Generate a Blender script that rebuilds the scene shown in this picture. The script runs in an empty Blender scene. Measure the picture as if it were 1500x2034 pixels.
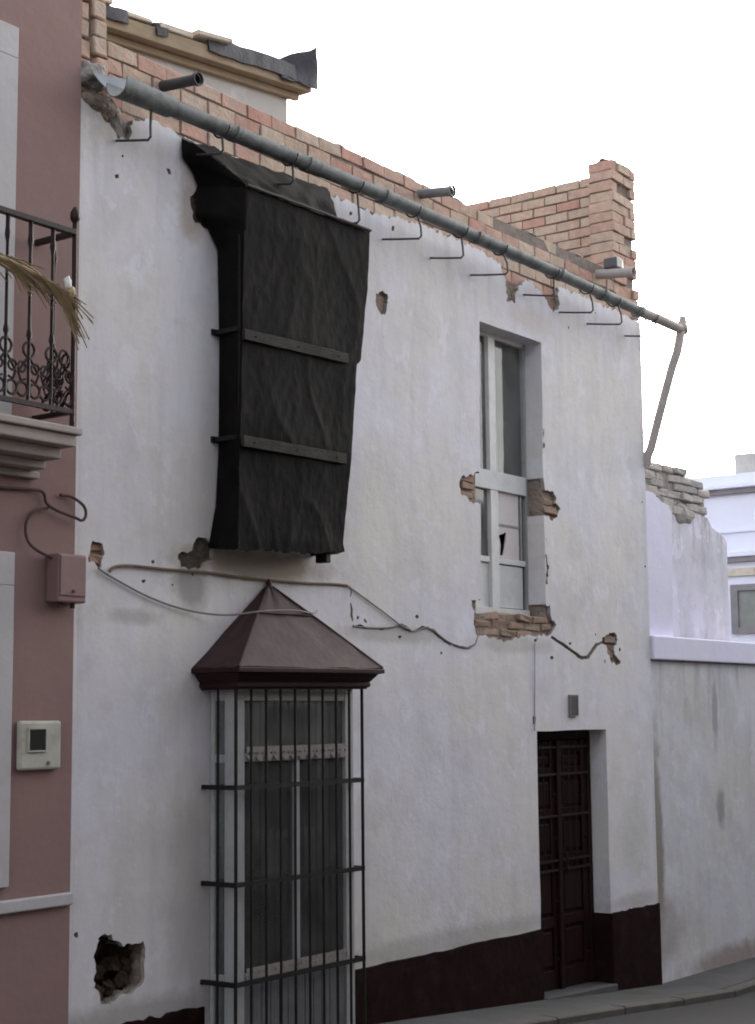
import bpy, bmesh, math, random
from mathutils import Vector, Matrix, noise
from mathutils.geometry import delaunay_2d_cdt
random.seed(11)
R = math.radians
scene = bpy.context.scene
COL = scene.collection

# ------------------------------------------------------------------ camera
cam_d = bpy.data.cameras.new('camera')
cam_d.sensor_fit = 'VERTICAL'; cam_d.sensor_height = 24.0; cam_d.lens = 3200 / 2034 * 24.0
cam_d.clip_start = 0.05; cam_d.clip_end = 2000
cam = bpy.data.objects.new('camera', cam_d); COL.objects.link(cam)
right = Vector((0.58920266, -0.80792598, -0.00978965)); up = Vector((-0.09552605, -0.08168597, 0.99206964))
fwd = Vector((0.80231852, 0.58359491, 0.12530757))
m = Matrix((right, up, -fwd)).transposed().to_4x4()
m.translation = Vector((-6.1093, -6.5, 2.25))
cam.matrix_world = m
scene.camera = cam

# ------------------------------------------------------------------ sky, sun, exposure
SUN_EL, SUN_AZ = R(16), R(80)          # azimuth from +Y towards +X: behind the house, down the street
world = bpy.data.worlds.new('World'); scene.world = world; world.use_nodes = True
nt = world.node_tree; nt.nodes.clear()
sky = nt.nodes.new('ShaderNodeTexSky'); sky.sky_type = 'NISHITA'; sky.sun_disc = False
sky.sun_elevation = SUN_EL; sky.sun_rotation = SUN_AZ
sky.air_density = 1.0; sky.dust_density = 4.0; sky.ozone_density = 1.0
hs = nt.nodes.new('ShaderNodeHueSaturation'); hs.inputs['Saturation'].default_value = 0.29
bg = nt.nodes.new('ShaderNodeBackground'); bg.inputs['Strength'].default_value = 0.15
wo = nt.nodes.new('ShaderNodeOutputWorld')
nt.links.new(sky.outputs[0], hs.inputs['Color']); nt.links.new(hs.outputs[0], bg.inputs['Color']); nt.links.new(bg.outputs[0], wo.inputs['Surface'])
sun_d = bpy.data.lights.new('sun', 'SUN'); sun_d.energy = 0.8; sun_d.angle = R(12); sun_d.color = (1.0, 0.9, 0.8)
sun = bpy.data.objects.new('sun', sun_d); COL.objects.link(sun)
sdir = Vector((math.sin(SUN_AZ) * math.cos(SUN_EL), math.cos(SUN_AZ) * math.cos(SUN_EL), math.sin(SUN_EL)))
sun.rotation_euler = sdir.to_track_quat('Z', 'Y').to_euler(); sun.location = sdir * 40
vs = scene.view_settings
vs.view_transform = 'Standard'; vs.look = 'None'; vs.gamma = 1.0; vs.use_curve_mapping = False
vs.exposure = 2.13
scene.cycles.filter_width = 1.9

# ------------------------------------------------------------------ materials
def _n(t, typ, **kw):
    n = t.nodes.new(typ)
    for k, v in kw.items(): setattr(n, k, v)
    return n
def rgba(c): return (c[0], c[1], c[2], 1.0)
MATS = {}
def mat(name, c1, c2=None, rough=0.8, scale=6.0, bump=0.15, bscale=None, metal=0.0, spec=0.3, stretch=None, stain=None, stain_scale=1.4, stain_amt=0.5, detail=6, rand=None, bdist=0.01):
    """two-tone noise colour, optional stain layer, optional per-object random tint, fine bump"""
    m = bpy.data.materials.new(name); m.use_nodes = True; t = m.node_tree
    bs = t.nodes['Principled BSDF']; L = t.links.new
    bs.inputs['Roughness'].default_value = rough; bs.inputs['Metallic'].default_value = metal
    bs.inputs['Specular IOR Level'].default_value = spec
    tc = _n(t, 'ShaderNodeTexCoord'); vec = tc.outputs['Object']
    geo = _n(t, 'ShaderNodeNewGeometry'); vec = geo.outputs['Position']
    if stretch:
        mp = _n(t, 'ShaderNodeMapping'); mp.inputs['Scale'].default_value = stretch; L(vec, mp.inputs['Vector']); vec = mp.outputs[0]
    nz = _n(t, 'ShaderNodeTexNoise'); nz.inputs['Scale'].default_value = scale; nz.inputs['Detail'].default_value = detail; nz.inputs['Roughness'].default_value = 0.62
    L(vec, nz.inputs['Vector'])
    rp = _n(t, 'ShaderNodeValToRGB'); rp.color_ramp.elements[0].position = 0.32; rp.color_ramp.elements[1].position = 0.68
    rp.color_ramp.elements[0].color = rgba(c1); rp.color_ramp.elements[1].color = rgba(c2 or c1)
    L(nz.outputs['Fac'], rp.inputs['Fac']); col = rp.outputs['Color']
    if rand:
        oi = _n(t, 'ShaderNodeObjectInfo'); r2 = _n(t, 'ShaderNodeValToRGB')
        r2.color_ramp.interpolation = 'LINEAR'
        while len(r2.color_ramp.elements) < len(rand): r2.color_ramp.elements.new(0.5)
        for i, c in enumerate(rand):
            r2.color_ramp.elements[i].position = i / (len(rand) - 1); r2.color_ramp.elements[i].color = rgba(c)
        L(oi.outputs['Random'], r2.inputs['Fac'])
        mx = _n(t, 'ShaderNodeMix', data_type='RGBA', blend_type='MULTIPLY'); mx.inputs['Factor'].default_value = 1.0
        L(r2.outputs['Color'], mx.inputs['A']); L(col, mx.inputs['B']); col = mx.outputs['Result']
    if stain:
        n2 = _n(t, 'ShaderNodeTexNoise'); n2.inputs['Scale'].default_value = stain_scale; n2.inputs['Detail'].default_value = 8; n2.inputs['Roughness'].default_value = 0.7
        L(geo.outputs['Position'], n2.inputs['Vector'])
        r3 = _n(t, 'ShaderNodeValToRGB'); r3.color_ramp.elements[0].position = 0.5; r3.color_ramp.elements[1].position = 0.72
        r3.color_ramp.elements[0].color = (0, 0, 0, 1); r3.color_ramp.elements[1].color = (stain_amt,) * 3 + (1,)
        L(n2.outputs['Fac'], r3.inputs['Fac'])
        mx = _n(t, 'ShaderNodeMix', data_type='RGBA'); L(r3.outputs['Color'], mx.inputs['Factor']); L(col, mx.inputs['A']); mx.inputs['B'].default_value = rgba(stain); col = mx.outputs['Result']
    L(col, bs.inputs['Base Color'])
    if bump:
        n4 = _n(t, 'ShaderNodeTexNoise'); n4.inputs['Scale'].default_value = bscale or scale * 4; n4.inputs['Detail'].default_value = 5
        L(vec, n4.inputs['Vector'])
        bp = _n(t, 'ShaderNodeBump'); bp.inputs['Strength'].default_value = bump; bp.inputs['Distance'].default_value = bdist
        L(n4.outputs['Fac'], bp.inputs['Height']); L(bp.outputs[0], bs.inputs['Normal'])
    MATS[name] = m
    return m

def plaster_mat(name, base, warm, grey, dark, streak=0.5, grime=0.5, drip=None, blots=()):
    """old limewash: big warm / cool clouds, grey grime, vertical run marks, small chips, trowel bump"""
    m = bpy.data.materials.new(name); m.use_nodes = True; t = m.node_tree; L = t.links.new
    bs = t.nodes['Principled BSDF']; bs.inputs['Roughness'].default_value = 0.9; bs.inputs['Specular IOR Level'].default_value = 0.15
    geo = _n(t, 'ShaderNodeNewGeometry'); P = geo.outputs['Position']
    def nz(scale, detail=6, rough=0.6, stretch=None):
        n = _n(t, 'ShaderNodeTexNoise'); n.inputs['Scale'].default_value = scale; n.inputs['Detail'].default_value = detail; n.inputs['Roughness'].default_value = rough
        if stretch:
            mp = _n(t, 'ShaderNodeMapping'); mp.inputs['Scale'].default_value = stretch; L(P, mp.inputs['Vector']); L(mp.outputs[0], n.inputs['Vector'])
        else: L(P, n.inputs['Vector'])
        return n.outputs['Fac']
    def ramp(fac, a, b, v0=0.0, v1=1.0):
        r = _n(t, 'ShaderNodeMapRange'); r.inputs['From Min'].default_value = a; r.inputs['From Max'].default_value = b
        r.inputs['To Min'].default_value = v0; r.inputs['To Max'].default_value = v1; L(fac, r.inputs['Value']); return r.outputs[0]
    def mix(f, A, Bc):
        x = _n(t, 'ShaderNodeMix', data_type='RGBA'); L(f, x.inputs['Factor'])
        if isinstance(A, tuple): x.inputs['A'].default_value = rgba(A)
        else: L(A, x.inputs['A'])
        x.inputs['B'].default_value = rgba(Bc); return x.outputs['Result']
    c = mix(ramp(nz(0.75, 6), 0.40, 0.60), base, warm)
    c = mix(ramp(nz(1.7, 8, 0.68), 0.5, 0.8, 0, 0.8 * grime), c, grey)
    c = mix(ramp(nz(1.0, 7, 0.62, (5.0, 5.0, 0.45)), 0.52, 0.80, 0, streak), c, grey)
    c = mix(ramp(nz(5.5, 10, 0.75), 0.60, 0.78, 0, 0.5 * grime), c, dark)
    c = mix(ramp(nz(26, 4, 0.6), 0.70, 0.76, 0, 0.55 * grime), c, dark)
    fl_ = ramp(nz(2.2, 9, 0.72), 0.53, 0.55, 0, 0.34 * grime); c = mix(fl_, c, tuple(0.5 * (a + b) for a, b in zip(grey, warm)))   # coats of limewash flaked off
    fl2 = ramp(nz(3.7, 9, 0.7, (1.0, 1.0, 0.8)), 0.57, 0.585, 0, 0.5 * grime); c = mix(fl2, c, tuple(min(1, v * 1.12) for v in base))
    sx = _n(t, 'ShaderNodeSeparateXYZ'); L(P, sx.inputs[0])
    def mul(a, b):
        n = _n(t, 'ShaderNodeMath', operation='MULTIPLY'); L(a, n.inputs[0]); L(b, n.inputs[1]); return n.outputs[0]
    for (z0, z1, amt, colr) in (drip or ()):          # dirty water running down from an edge at z1
        fall = ramp(sx.outputs['Z'], z0, z1); run = ramp(nz(1.0, 10, 0.75, (6.5, 6.5, 1.1)), 0.48, 0.70, 0, amt)
        c = mix(mul(fall, run), c, colr)
    for (cx, cz, rx, rz, amt, colr) in blots:         # single stains, one mixed with painted shade, with a ragged outline
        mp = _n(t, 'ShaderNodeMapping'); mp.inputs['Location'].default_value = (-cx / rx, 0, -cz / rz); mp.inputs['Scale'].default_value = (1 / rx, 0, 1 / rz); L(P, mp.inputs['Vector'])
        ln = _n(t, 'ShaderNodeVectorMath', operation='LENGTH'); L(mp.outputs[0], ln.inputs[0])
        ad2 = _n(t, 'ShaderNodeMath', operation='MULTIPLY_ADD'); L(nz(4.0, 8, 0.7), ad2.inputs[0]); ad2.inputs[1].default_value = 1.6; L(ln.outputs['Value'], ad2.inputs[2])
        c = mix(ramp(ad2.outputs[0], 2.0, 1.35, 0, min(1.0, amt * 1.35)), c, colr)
    L(c, bs.inputs['Base Color'])
    h1 = nz(2.6, 4); h2 = nz(38, 5)
    ad = _n(t, 'ShaderNodeMath', operation='MULTIPLY_ADD'); L(h2, ad.inputs[0]); ad.inputs[1].default_value = 0.12; L(h1, ad.inputs[2])
    bp = _n(t, 'ShaderNodeBump'); bp.inputs['Strength'].default_value = 0.35; bp.inputs['Distance'].default_value = 0.03
    L(ad.outputs[0], bp.inputs['Height']); L(bp.outputs[0], bs.inputs['Normal'])
    MATS[name] = m
    return m

def glass_mat(name, tint=(0.9, 0.92, 0.92), dirt=0.12):
    m = bpy.data.materials.new(name); m.use_nodes = True; t = m.node_tree; L = t.links.new; t.nodes.clear()
    out = _n(t, 'ShaderNodeOutputMaterial'); tr = _n(t, 'ShaderNodeBsdfTransparent'); tr.inputs[0].default_value = rgba(tint)
    gl = _n(t, 'ShaderNodeBsdfGlossy'); gl.inputs['Roughness'].default_value = 0.05
    df = _n(t, 'ShaderNodeBsdfDiffuse'); df.inputs[0].default_value = (0.45, 0.45, 0.44, 1)
    fr = _n(t, 'ShaderNodeFresnel'); fr.inputs['IOR'].default_value = 1.5
    a = _n(t, 'ShaderNodeMixShader'); b = _n(t, 'ShaderNodeMixShader')
    nzt = _n(t, 'ShaderNodeTexNoise'); nzt.inputs['Scale'].default_value = 5; geo = _n(t, 'ShaderNodeNewGeometry'); L(geo.outputs['Position'], nzt.inputs['Vector'])
    ml = _n(t, 'ShaderNodeMath', operation='MULTIPLY'); ml.inputs[1].default_value = dirt * 2; L(nzt.outputs['Fac'], ml.inputs[0])
    L(ml.outputs[0], a.inputs[0]); L(tr.outputs[0], a.inputs[1]); L(df.outputs[0], a.inputs[2])
    L(fr.outputs[0], b.inputs[0]); L(a.outputs[0], b.inputs[1]); L(gl.outputs[0], b.inputs[2]); L(b.outputs[0], out.inputs['Surface'])
    MATS[name] = m
    return m

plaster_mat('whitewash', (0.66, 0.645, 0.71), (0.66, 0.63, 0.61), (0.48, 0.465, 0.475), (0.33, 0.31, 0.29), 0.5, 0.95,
    drip=[(5.1, 5.8, 0.5, (0.42, 0.39, 0.38)), (2.3, 2.85, 0.25, (0.42, 0.40, 0.39))],
    blots=[(0.5, 0.62, 0.9, 0.10, 0.5, (0.33, 0.31, 0.29)), (3.6, 0.66, 1.6, 0.09, 0.4, (0.36, 0.33, 0.32)), (6.5, 0.66, 0.5, 0.08, 0.4, (0.36, 0.33, 0.32)), (1.55, 3.19, 0.75, 0.11, 0.6, (0.30, 0.25, 0.20)), (0.95, 3.02, 0.16, 0.14, 0.55, (0.27, 0.26, 0.25)), (0.93, 5.35, 0.11, 0.22, 0.5, (0.34, 0.27, 0.22)), (0.48, 2.82, 0.22, 0.05, 0.45, (0.38, 0.34, 0.33)),  # blot below the tarp hem: brown stain with the tarp's shade painted in
           (3.0, 2.80, 0.6, 0.06, 0.4, (0.36, 0.35, 0.31)), (6.55, 1.25, 0.3, 0.35, 0.25, (0.40, 0.40, 0.38)), (0.95, 1.2, 0.22, 0.7, 0.35, (0.38, 0.35, 0.32)), (4.6, 2.78, 0.6, 0.07, 0.4, (0.40, 0.38, 0.34)), (4.95, 5.42, 0.35, 0.12, 0.35, (0.52, 0.44, 0.40))])
plaster_mat('whitewash_stained', (0.60, 0.59, 0.64), (0.58, 0.56, 0.55), (0.42, 0.41, 0.42), (0.24, 0.22, 0.21), 0.4, 1.0,
    drip=[(1.6, 2.72, 0.75, (0.27, 0.25, 0.24))],
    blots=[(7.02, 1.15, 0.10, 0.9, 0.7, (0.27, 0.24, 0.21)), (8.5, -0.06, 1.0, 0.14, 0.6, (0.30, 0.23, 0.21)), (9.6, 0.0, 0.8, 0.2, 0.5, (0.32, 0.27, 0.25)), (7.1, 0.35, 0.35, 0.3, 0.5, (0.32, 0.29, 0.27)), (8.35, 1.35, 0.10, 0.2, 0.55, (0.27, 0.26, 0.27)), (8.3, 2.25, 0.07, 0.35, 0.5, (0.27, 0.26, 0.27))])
plaster_mat('whitewash_clean', (0.72, 0.70, 0.86), (0.73, 0.71, 0.82), (0.62, 0.60, 0.68), (0.5, 0.5, 0.52), 0.3, 0.3)
plaster_mat('whitewash_weathered', (0.66, 0.64, 0.74), (0.60, 0.58, 0.64), (0.40, 0.38, 0.42), (0.17, 0.16, 0.17), 0.4, 1.3,
    drip=[(3.3, 4.2, 0.95, (0.20, 0.18, 0.18)), (3.3, 2.9, 0.6, (0.30, 0.29, 0.31))])
plaster_mat('pink_render', (0.285, 0.182, 0.172), (0.26, 0.178, 0.165), (0.225, 0.158, 0.146), (0.19, 0.13, 0.115), 0.4, 0.5)
plaster_mat('grey_render', (0.50, 0.49, 0.48), (0.45, 0.43, 0.41), (0.36, 0.35, 0.34), (0.25, 0.24, 0.23), 0.5, 0.8)
plaster_mat('trim_paint', (0.50, 0.48, 0.50), (0.47, 0.45, 0.46), (0.40, 0.38, 0.38), (0.3, 0.28, 0.26), 0.4, 0.5)
plaster_mat('balcony_stone', (0.40, 0.345, 0.325), (0.37, 0.32, 0.29), (0.30, 0.26, 0.24), (0.20, 0.17, 0.15), 0.5, 0.7)
mat('plinth_paint', (0.013, 0.0055, 0.0065), (0.020, 0.008, 0.009), rough=0.8, scale=5, bump=0.4, spec=0.04, stain=(0.035, 0.024, 0.022), stain_scale=6, stain_amt=0.5)
mat('old_mortar', (0.30, 0.25, 0.21), (0.20, 0.165, 0.14), rough=0.95, scale=9, bump=0.9, bscale=30, stain=(0.34, 0.19, 0.13), stain_scale=5, stain_amt=0.7, bdist=0.03)
mat('dark_rubble', (0.07, 0.05, 0.035), (0.035, 0.027, 0.02), rough=0.95, scale=14, bump=1.0, bscale=40, stain=(0.10, 0.055, 0.03), stain_scale=9, stain_amt=0.8, bdist=0.03)
mat('render_edge', (0.40, 0.36, 0.33), (0.28, 0.25, 0.225), rough=0.95, scale=16, bump=0.8, bscale=40)
mat('brick_new', (0.72, 0.72, 0.72), (1.0, 1.0, 1.0), rough=0.92, scale=14, bump=0.6, bscale=48,
    rand=[(0.52, 0.29, 0.235), (0.55, 0.375, 0.30), (0.51, 0.385, 0.305), (0.57, 0.44, 0.35), (0.50, 0.265, 0.215), (0.55, 0.44, 0.335)], stain=(0.38, 0.335, 0.295), stain_scale=9, stain_amt=0.75)
mat('brick_old', (0.7, 0.7, 0.7), (1.0, 1.0, 1.0), rough=0.95, scale=20, bump=0.6, bscale=45,
    rand=[(0.37, 0.235, 0.175), (0.30, 0.205, 0.16), (0.40, 0.285, 0.215)], stain=(0.27, 0.22, 0.185), stain_scale=12, stain_amt=0.9)
mat('brick_grey', (0.7, 0.7, 0.7), (1.0, 1.0, 1.0), rough=0.95, scale=20, bump=0.6, bscale=45,
    rand=[(0.46, 0.43, 0.41), (0.52, 0.48, 0.46), (0.38, 0.36, 0.35), (0.52, 0.45, 0.41)], stain=(0.36, 0.36, 0.35), stain_scale=8, stain_amt=0.7)
mat('mortar_grey', (0.25, 0.205, 0.18), (0.15, 0.122, 0.107), rough=0.95, scale=12, bump=0.7, bscale=50)
mat('cement', (0.34, 0.31, 0.29), (0.24, 0.22, 0.205), rough=0.95, scale=10, bump=0.9, bscale=24, bdist=0.03)
mat('zinc', (0.16, 0.175, 0.178), (0.235, 0.25, 0.253), rough=0.62, scale=9, bump=0.25, metal=0.2, spec=0.25, stain=(0.06, 0.056, 0.05), stain_scale=8, stain_amt=0.85)
mat('zinc_sheet', (0.11, 0.13, 0.155), (0.15, 0.17, 0.195), rough=0.45, scale=5, bump=0.1, metal=0.0, spec=0.2)
mat('pipe_pale', (0.42, 0.375, 0.36), (0.35, 0.315, 0.30), rough=0.6, scale=8, bump=0.1)
mat('pvc_dark', (0.04, 0.042, 0.05), (0.055, 0.055, 0.06), rough=0.5, scale=8, bump=0.05)
mat('iron', (0.009, 0.008, 0.0085), (0.016, 0.0135, 0.013), rough=0.6, scale=30, bump=0.2, spec=0.2)
mat('iron_bracket', (0.035, 0.03, 0.036), (0.055, 0.046, 0.05), rough=0.6, scale=30, bump=0.2, spec=0.4)
mat('iron_maroon', (0.016, 0.0075, 0.009), (0.024, 0.011, 0.012), rough=0.5, scale=20, bump=0.15, spec=0.25)
mat('tarp_black', (0.0045, 0.0042, 0.0046), (0.0072, 0.0066, 0.0067), rough=0.72, scale=3, bump=0.25, bscale=22, spec=0.06, stretch=(1.2, 1.2, 0.7), stain=(0.016, 0.0125, 0.011), stain_scale=3.4, stain_amt=0.6, bdist=0.012)
mat('membrane', (0.028, 0.027, 0.034), (0.045, 0.042, 0.05), rough=0.6, scale=8, bump=0.4)
mat('batten_wood', (0.026, 0.022, 0.0205), (0.0125, 0.011, 0.0105), rough=0.85, scale=6, bump=0.5, stretch=(1, 8, 8), stain=(0.055, 0.040, 0.038), stain_scale=3.5, stain_amt=0.6)
mat('rail_grey', (0.075, 0.068, 0.068), (0.05, 0.045, 0.045), rough=0.7, scale=10, bump=0.2)
mat('eaves_wood', (0.32, 0.25, 0.17), (0.24, 0.18, 0.12), rough=0.85, scale=8, bump=0.4, stretch=(0.6, 4, 4), stain=(0.36, 0.31, 0.24), stain_scale=3, stain_amt=0.6)
mat('canopy_tin', (0.034, 0.0165, 0.018), (0.050, 0.028, 0.030), rough=0.6, scale=5, bump=0.2, spec=0.12, stain=(0.075, 0.05, 0.05), stain_scale=7, stain_amt=0.5)
mat('canopy_dark', (0.022, 0.008, 0.010), (0.032, 0.012, 0.014), rough=0.55, scale=8, bump=0.15, spec=0.12)
mat('door_wood', (0.015, 0.0066, 0.0062), (0.027, 0.0125, 0.0112), rough=0.5, scale=6, bump=0.25, stretch=(6, 6, 0.6), spec=0.07)
mat('white_frame', (0.72, 0.705, 0.71), (0.65, 0.64, 0.645), rough=0.55, scale=8, bump=0.12, stain=(0.40, 0.38, 0.36), stain_scale=9, stain_amt=0.4)
mat('grey_frame', (0.33, 0.34, 0.34), (0.27, 0.28, 0.28), rough=0.6, scale=8, bump=0.12, stain=(0.2, 0.2, 0.19), stain_scale=9, stain_amt=0.4)
mat('bay_frame', (0.40, 0.395, 0.40), (0.34, 0.335, 0.34), rough=0.6, scale=8, bump=0.12, stain=(0.25, 0.24, 0.23), stain_scale=9, stain_amt=0.5)
mat('bay_board', (0.16, 0.16, 0.165), (0.12, 0.12, 0.125), rough=0.7, scale=8, bump=0.15, stain=(0.09, 0.088, 0.085), stain_scale=7, stain_amt=0.5)
mat('patch_dark', (0.13, 0.11, 0.09), (0.075, 0.062, 0.052), rough=0.95, scale=12, bump=0.9, bscale=34, bdist=0.03)
mat('panel_pale', (0.64, 0.645, 0.645), (0.58, 0.585, 0.585), rough=0.6, scale=6, bump=0.12, stain=(0.36, 0.35, 0.33), stain_scale=7, stain_amt=0.4)
mat('board_white', (0.66, 0.60, 0.59), (0.60, 0.55, 0.54), rough=0.8, scale=8, bump=0.1)
mat('curtain', (0.42, 0.40, 0.36), (0.34, 0.33, 0.30), rough=0.95, scale=10, bump=0.2, stretch=(6, 6, 1))
mat('blind_grey', (0.22, 0.213, 0.218), (0.17, 0.166, 0.17), rough=0.9, scale=4, bump=0.1, stretch=(3, 3, .6))
mat('lace', (0.34, 0.30, 0.28), (0.24, 0.22, 0.205), rough=0.95, scale=40, bump=0.3)
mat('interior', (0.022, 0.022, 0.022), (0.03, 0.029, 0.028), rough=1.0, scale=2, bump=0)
mat('plate_grey', (0.07, 0.07, 0.078), (0.09, 0.09, 0.095), rough=0.4, scale=20, bump=0.05)
mat('box_pink', (0.24, 0.145, 0.145), (0.21, 0.13, 0.13), rough=0.6, scale=9, bump=0.1)
mat('box_ivory', (0.50, 0.49, 0.43), (0.42, 0.41, 0.36), rough=0.55, scale=9, bump=0.1, stain=(0.27, 0.19, 0.12), stain_scale=8, stain_amt=0.7)
mat('screen_dark', (0.015, 0.016, 0.018), (0.02, 0.02, 0.022), rough=0.15, scale=9, bump=0, spec=0.5)
mat('cable_grey', (0.24, 0.22, 0.205), (0.16, 0.145, 0.135), rough=0.8, scale=12, bump=0.1)
mat('cable_pale', (0.36, 0.35, 0.37), (0.30, 0.29, 0.31), rough=0.8, scale=12, bump=0.1)
mat('cable_brown', (0.13, 0.085, 0.055), (0.20, 0.145, 0.10), rough=0.8, scale=6, bump=0.1)
mat('cable_red', (0.10, 0.06, 0.055), (0.08, 0.045, 0.04), rough=0.8, scale=12, bump=0.1)
mat('dry_palm', (0.46, 0.39, 0.29), (0.33, 0.27, 0.18), rough=0.8, scale=14, bump=0.3, rand=[(1.0, 0.95, 0.9), (0.7, 0.62, 0.52), (1.15, 1.1, 1.0)])
mat('cloth_white', (0.75, 0.74, 0.72), (0.68, 0.67, 0.65), rough=0.9, scale=20, bump=0.2)
mat('concrete_pave', (0.088, 0.085, 0.086), (0.06, 0.0585, 0.0595), rough=0.9, scale=3, bump=0.4, bscale=60, stain=(0.05, 0.048, 0.047), stain_scale=1.8, stain_amt=0.6)
mat('kerb_stone', (0.10, 0.088, 0.084), (0.07, 0.062, 0.058), rough=0.9, scale=5, bump=0.5, bscale=40)
mat('asphalt', (0.023, 0.023, 0.026), (0.033, 0.0325, 0.035), rough=0.9, scale=40, bump=0.5, bscale=120, stain=(0.042, 0.041, 0.041), stain_scale=1.2, stain_amt=0.5)
mat('earth', (0.16, 0.14, 0.11), (0.12, 0.105, 0.08), rough=1.0, scale=1, bump=0.3)
mat('tile_pale', (0.60, 0.55, 0.48), (0.48, 0.43, 0.36), rough=0.9, scale=12, bump=0.4, stain=(0.25, 0.22, 0.18), stain_scale=6, stain_amt=0.6)
mat('bluish_paint', (0.74, 0.77, 0.92), (0.70, 0.72, 0.86), rough=0.9, scale=2, bump=0.1)
mat('shadow_trim', (0.20, 0.19, 0.21), (0.26, 0.25, 0.27), rough=0.9, scale=5, bump=0.2)  # dark grey trim; also paints the shadow lines under cornice and ledge
mat('shutter_grey', (0.20, 0.21, 0.20), (0.26, 0.27, 0.26), rough=0.8, scale=5, bump=0.1)
mat('far_render', (0.20, 0.18, 0.165), (0.17, 0.155, 0.145), rough=0.9, scale=1.5, bump=0.2)
glass_mat('glass')
glass_mat('glass_dusty', (0.72, 0.74, 0.74), 0.22)

# ------------------------------------------------------------------ mesh helpers
class MB:
    def __init__(s): s.v = []; s.f = []
    def add(s, vs_, fs):
        o = len(s.v); s.v += [tuple(p) for p in vs_]; s.f += [tuple(i + o for i in f) for f in fs]; return s
    def box(s, x0, x1, y0, y1, z0, z1):
        return s.add([(x0, y0, z0), (x1, y0, z0), (x1, y1, z0), (x0, y1, z0), (x0, y0, z1), (x1, y0, z1), (x1, y1, z1), (x0, y1, z1)],
                     [(0, 3, 2, 1), (4, 5, 6, 7), (0, 1, 5, 4), (1, 2, 6, 5), (2, 3, 7, 6), (3, 0, 4, 7)])
    def loft(s, rings, caps=True, closed=True):
        n = len(rings[0]); o = len(s.v)
        for r in rings: s.v += [tuple(p) for p in r]
        for i in range(len(rings) - 1):
            for j in range(n if closed else n - 1):
                a = o + i * n + j; b = o + i * n + (j + 1) % n
                s.f.append((a, b, b + n, a + n))
        if caps:
            s.f.append(tuple(o + j for j in reversed(range(n)))); s.f.append(tuple(o + (len(rings) - 1) * n + j for j in range(n)))
        return s
    def tube(s, pts, r, n=8, caps=True):
        pts = [Vector(p) for p in pts]; rings = []; u = None
        for i, p in enumerate(pts):
            t = (pts[min(i + 1, len(pts) - 1)] - pts[max(i - 1, 0)]).normalized()
            if u is None: u = t.orthogonal().normalized()
            u = (u - t * u.dot(t)).normalized(); w = t.cross(u)
            rr = r[i] if isinstance(r, (list, tuple)) else r
            rings.append([p + (u * math.cos(2 * math.pi * k / n) + w * math.sin(2 * math.pi * k / n)) * rr for k in range(n)])
        return s.loft(rings, caps)
    def prism(s, poly, y0, y1):
        """poly in (x, z), extruded along y"""
        n = len(poly)
        return s.loft([[(x, y0, z) for x, z in poly], [(x, y1, z) for x, z in poly]])
    def grid(s, rows):
        o = len(s.v); nr = len(rows); nc = len(rows[0])
        for r in rows: s.v += [tuple(p) for p in r]
        for i in range(nr - 1):
            for j in range(nc - 1):
                a = o + i * nc + j; s.f.append((a, a + 1, a + nc + 1, a + nc))
        return s
    def mesh(s, name, material, smooth=False, recalc=True, sharp=40):
        me = bpy.data.meshes.new(name); bm = bmesh.new()
        vv = [bm.verts.new(p) for p in s.v]
        for f in s.f:
            try: bm.faces.new([vv[i] for i in f])
            except ValueError: pass
        if recalc: bmesh.ops.recalc_face_normals(bm, faces=bm.faces)
        if smooth:
            for f in bm.faces: f.smooth = True
            for e in bm.edges:
                if len(e.link_faces) != 2 or e.calc_face_angle(0) > R(sharp): e.smooth = False
        bm.to_mesh(me); bm.free(); me.materials.append(MATS[material])
        return me
    def build(s, name, material, parent=None, smooth=False, bevel=0.0, solid=0.0, recalc=True, sharp=40):
        o = bpy.data.objects.new(name, s.mesh(name, material, smooth, recalc, sharp)); link(o, parent)
        if solid:
            md = o.modifiers.new('thickness', 'SOLIDIFY'); md.thickness = solid; md.offset = 0
        if bevel:
            md = o.modifiers.new('bevel', 'BEVEL'); md.width = bevel; md.segments = 2; md.limit_method = 'ANGLE'; md.angle_limit = R(40)
        return o
def link(o, parent=None):
    COL.objects.link(o)
    if parent is not None:
        o.parent = parent
        o.matrix_parent_inverse = Matrix.Translation(-ROOTLOC.get(parent.name, Vector((0, 0, 0))))
ROOTLOC = {}
def tag(o, label, cat, group=None):
    o['label'] = label; o['category'] = cat
    if group: o['group'] = group
    return o
def thing(name, label, cat, loc, group=None):
    o = bpy.data.objects.new(name, None); COL.objects.link(o); o.empty_display_size = 0.2
    o.location = loc; ROOTLOC[o.name] = Vector(loc)
    return tag(o, label, cat, group)
def part_empty(name, parent, loc):
    o = bpy.data.objects.new(name, None); link(o, parent); o.location = loc; o.empty_display_size = 0.1
    ROOTLOC[o.name] = Vector(loc)               # children are given in world coordinates
    return o
def structure(o): o['kind'] = 'structure'; return o
def inst(name, me, parent, loc, rot=(0, 0, 0), scale=(1, 1, 1)):
    o = bpy.data.objects.new(name, me); link(o, parent); o.location = loc; o.rotation_euler = rot; o.scale = scale
    return o
def N(x, y=0.0, z=0.0): return noise.noise(Vector((x, y, z)))

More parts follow.
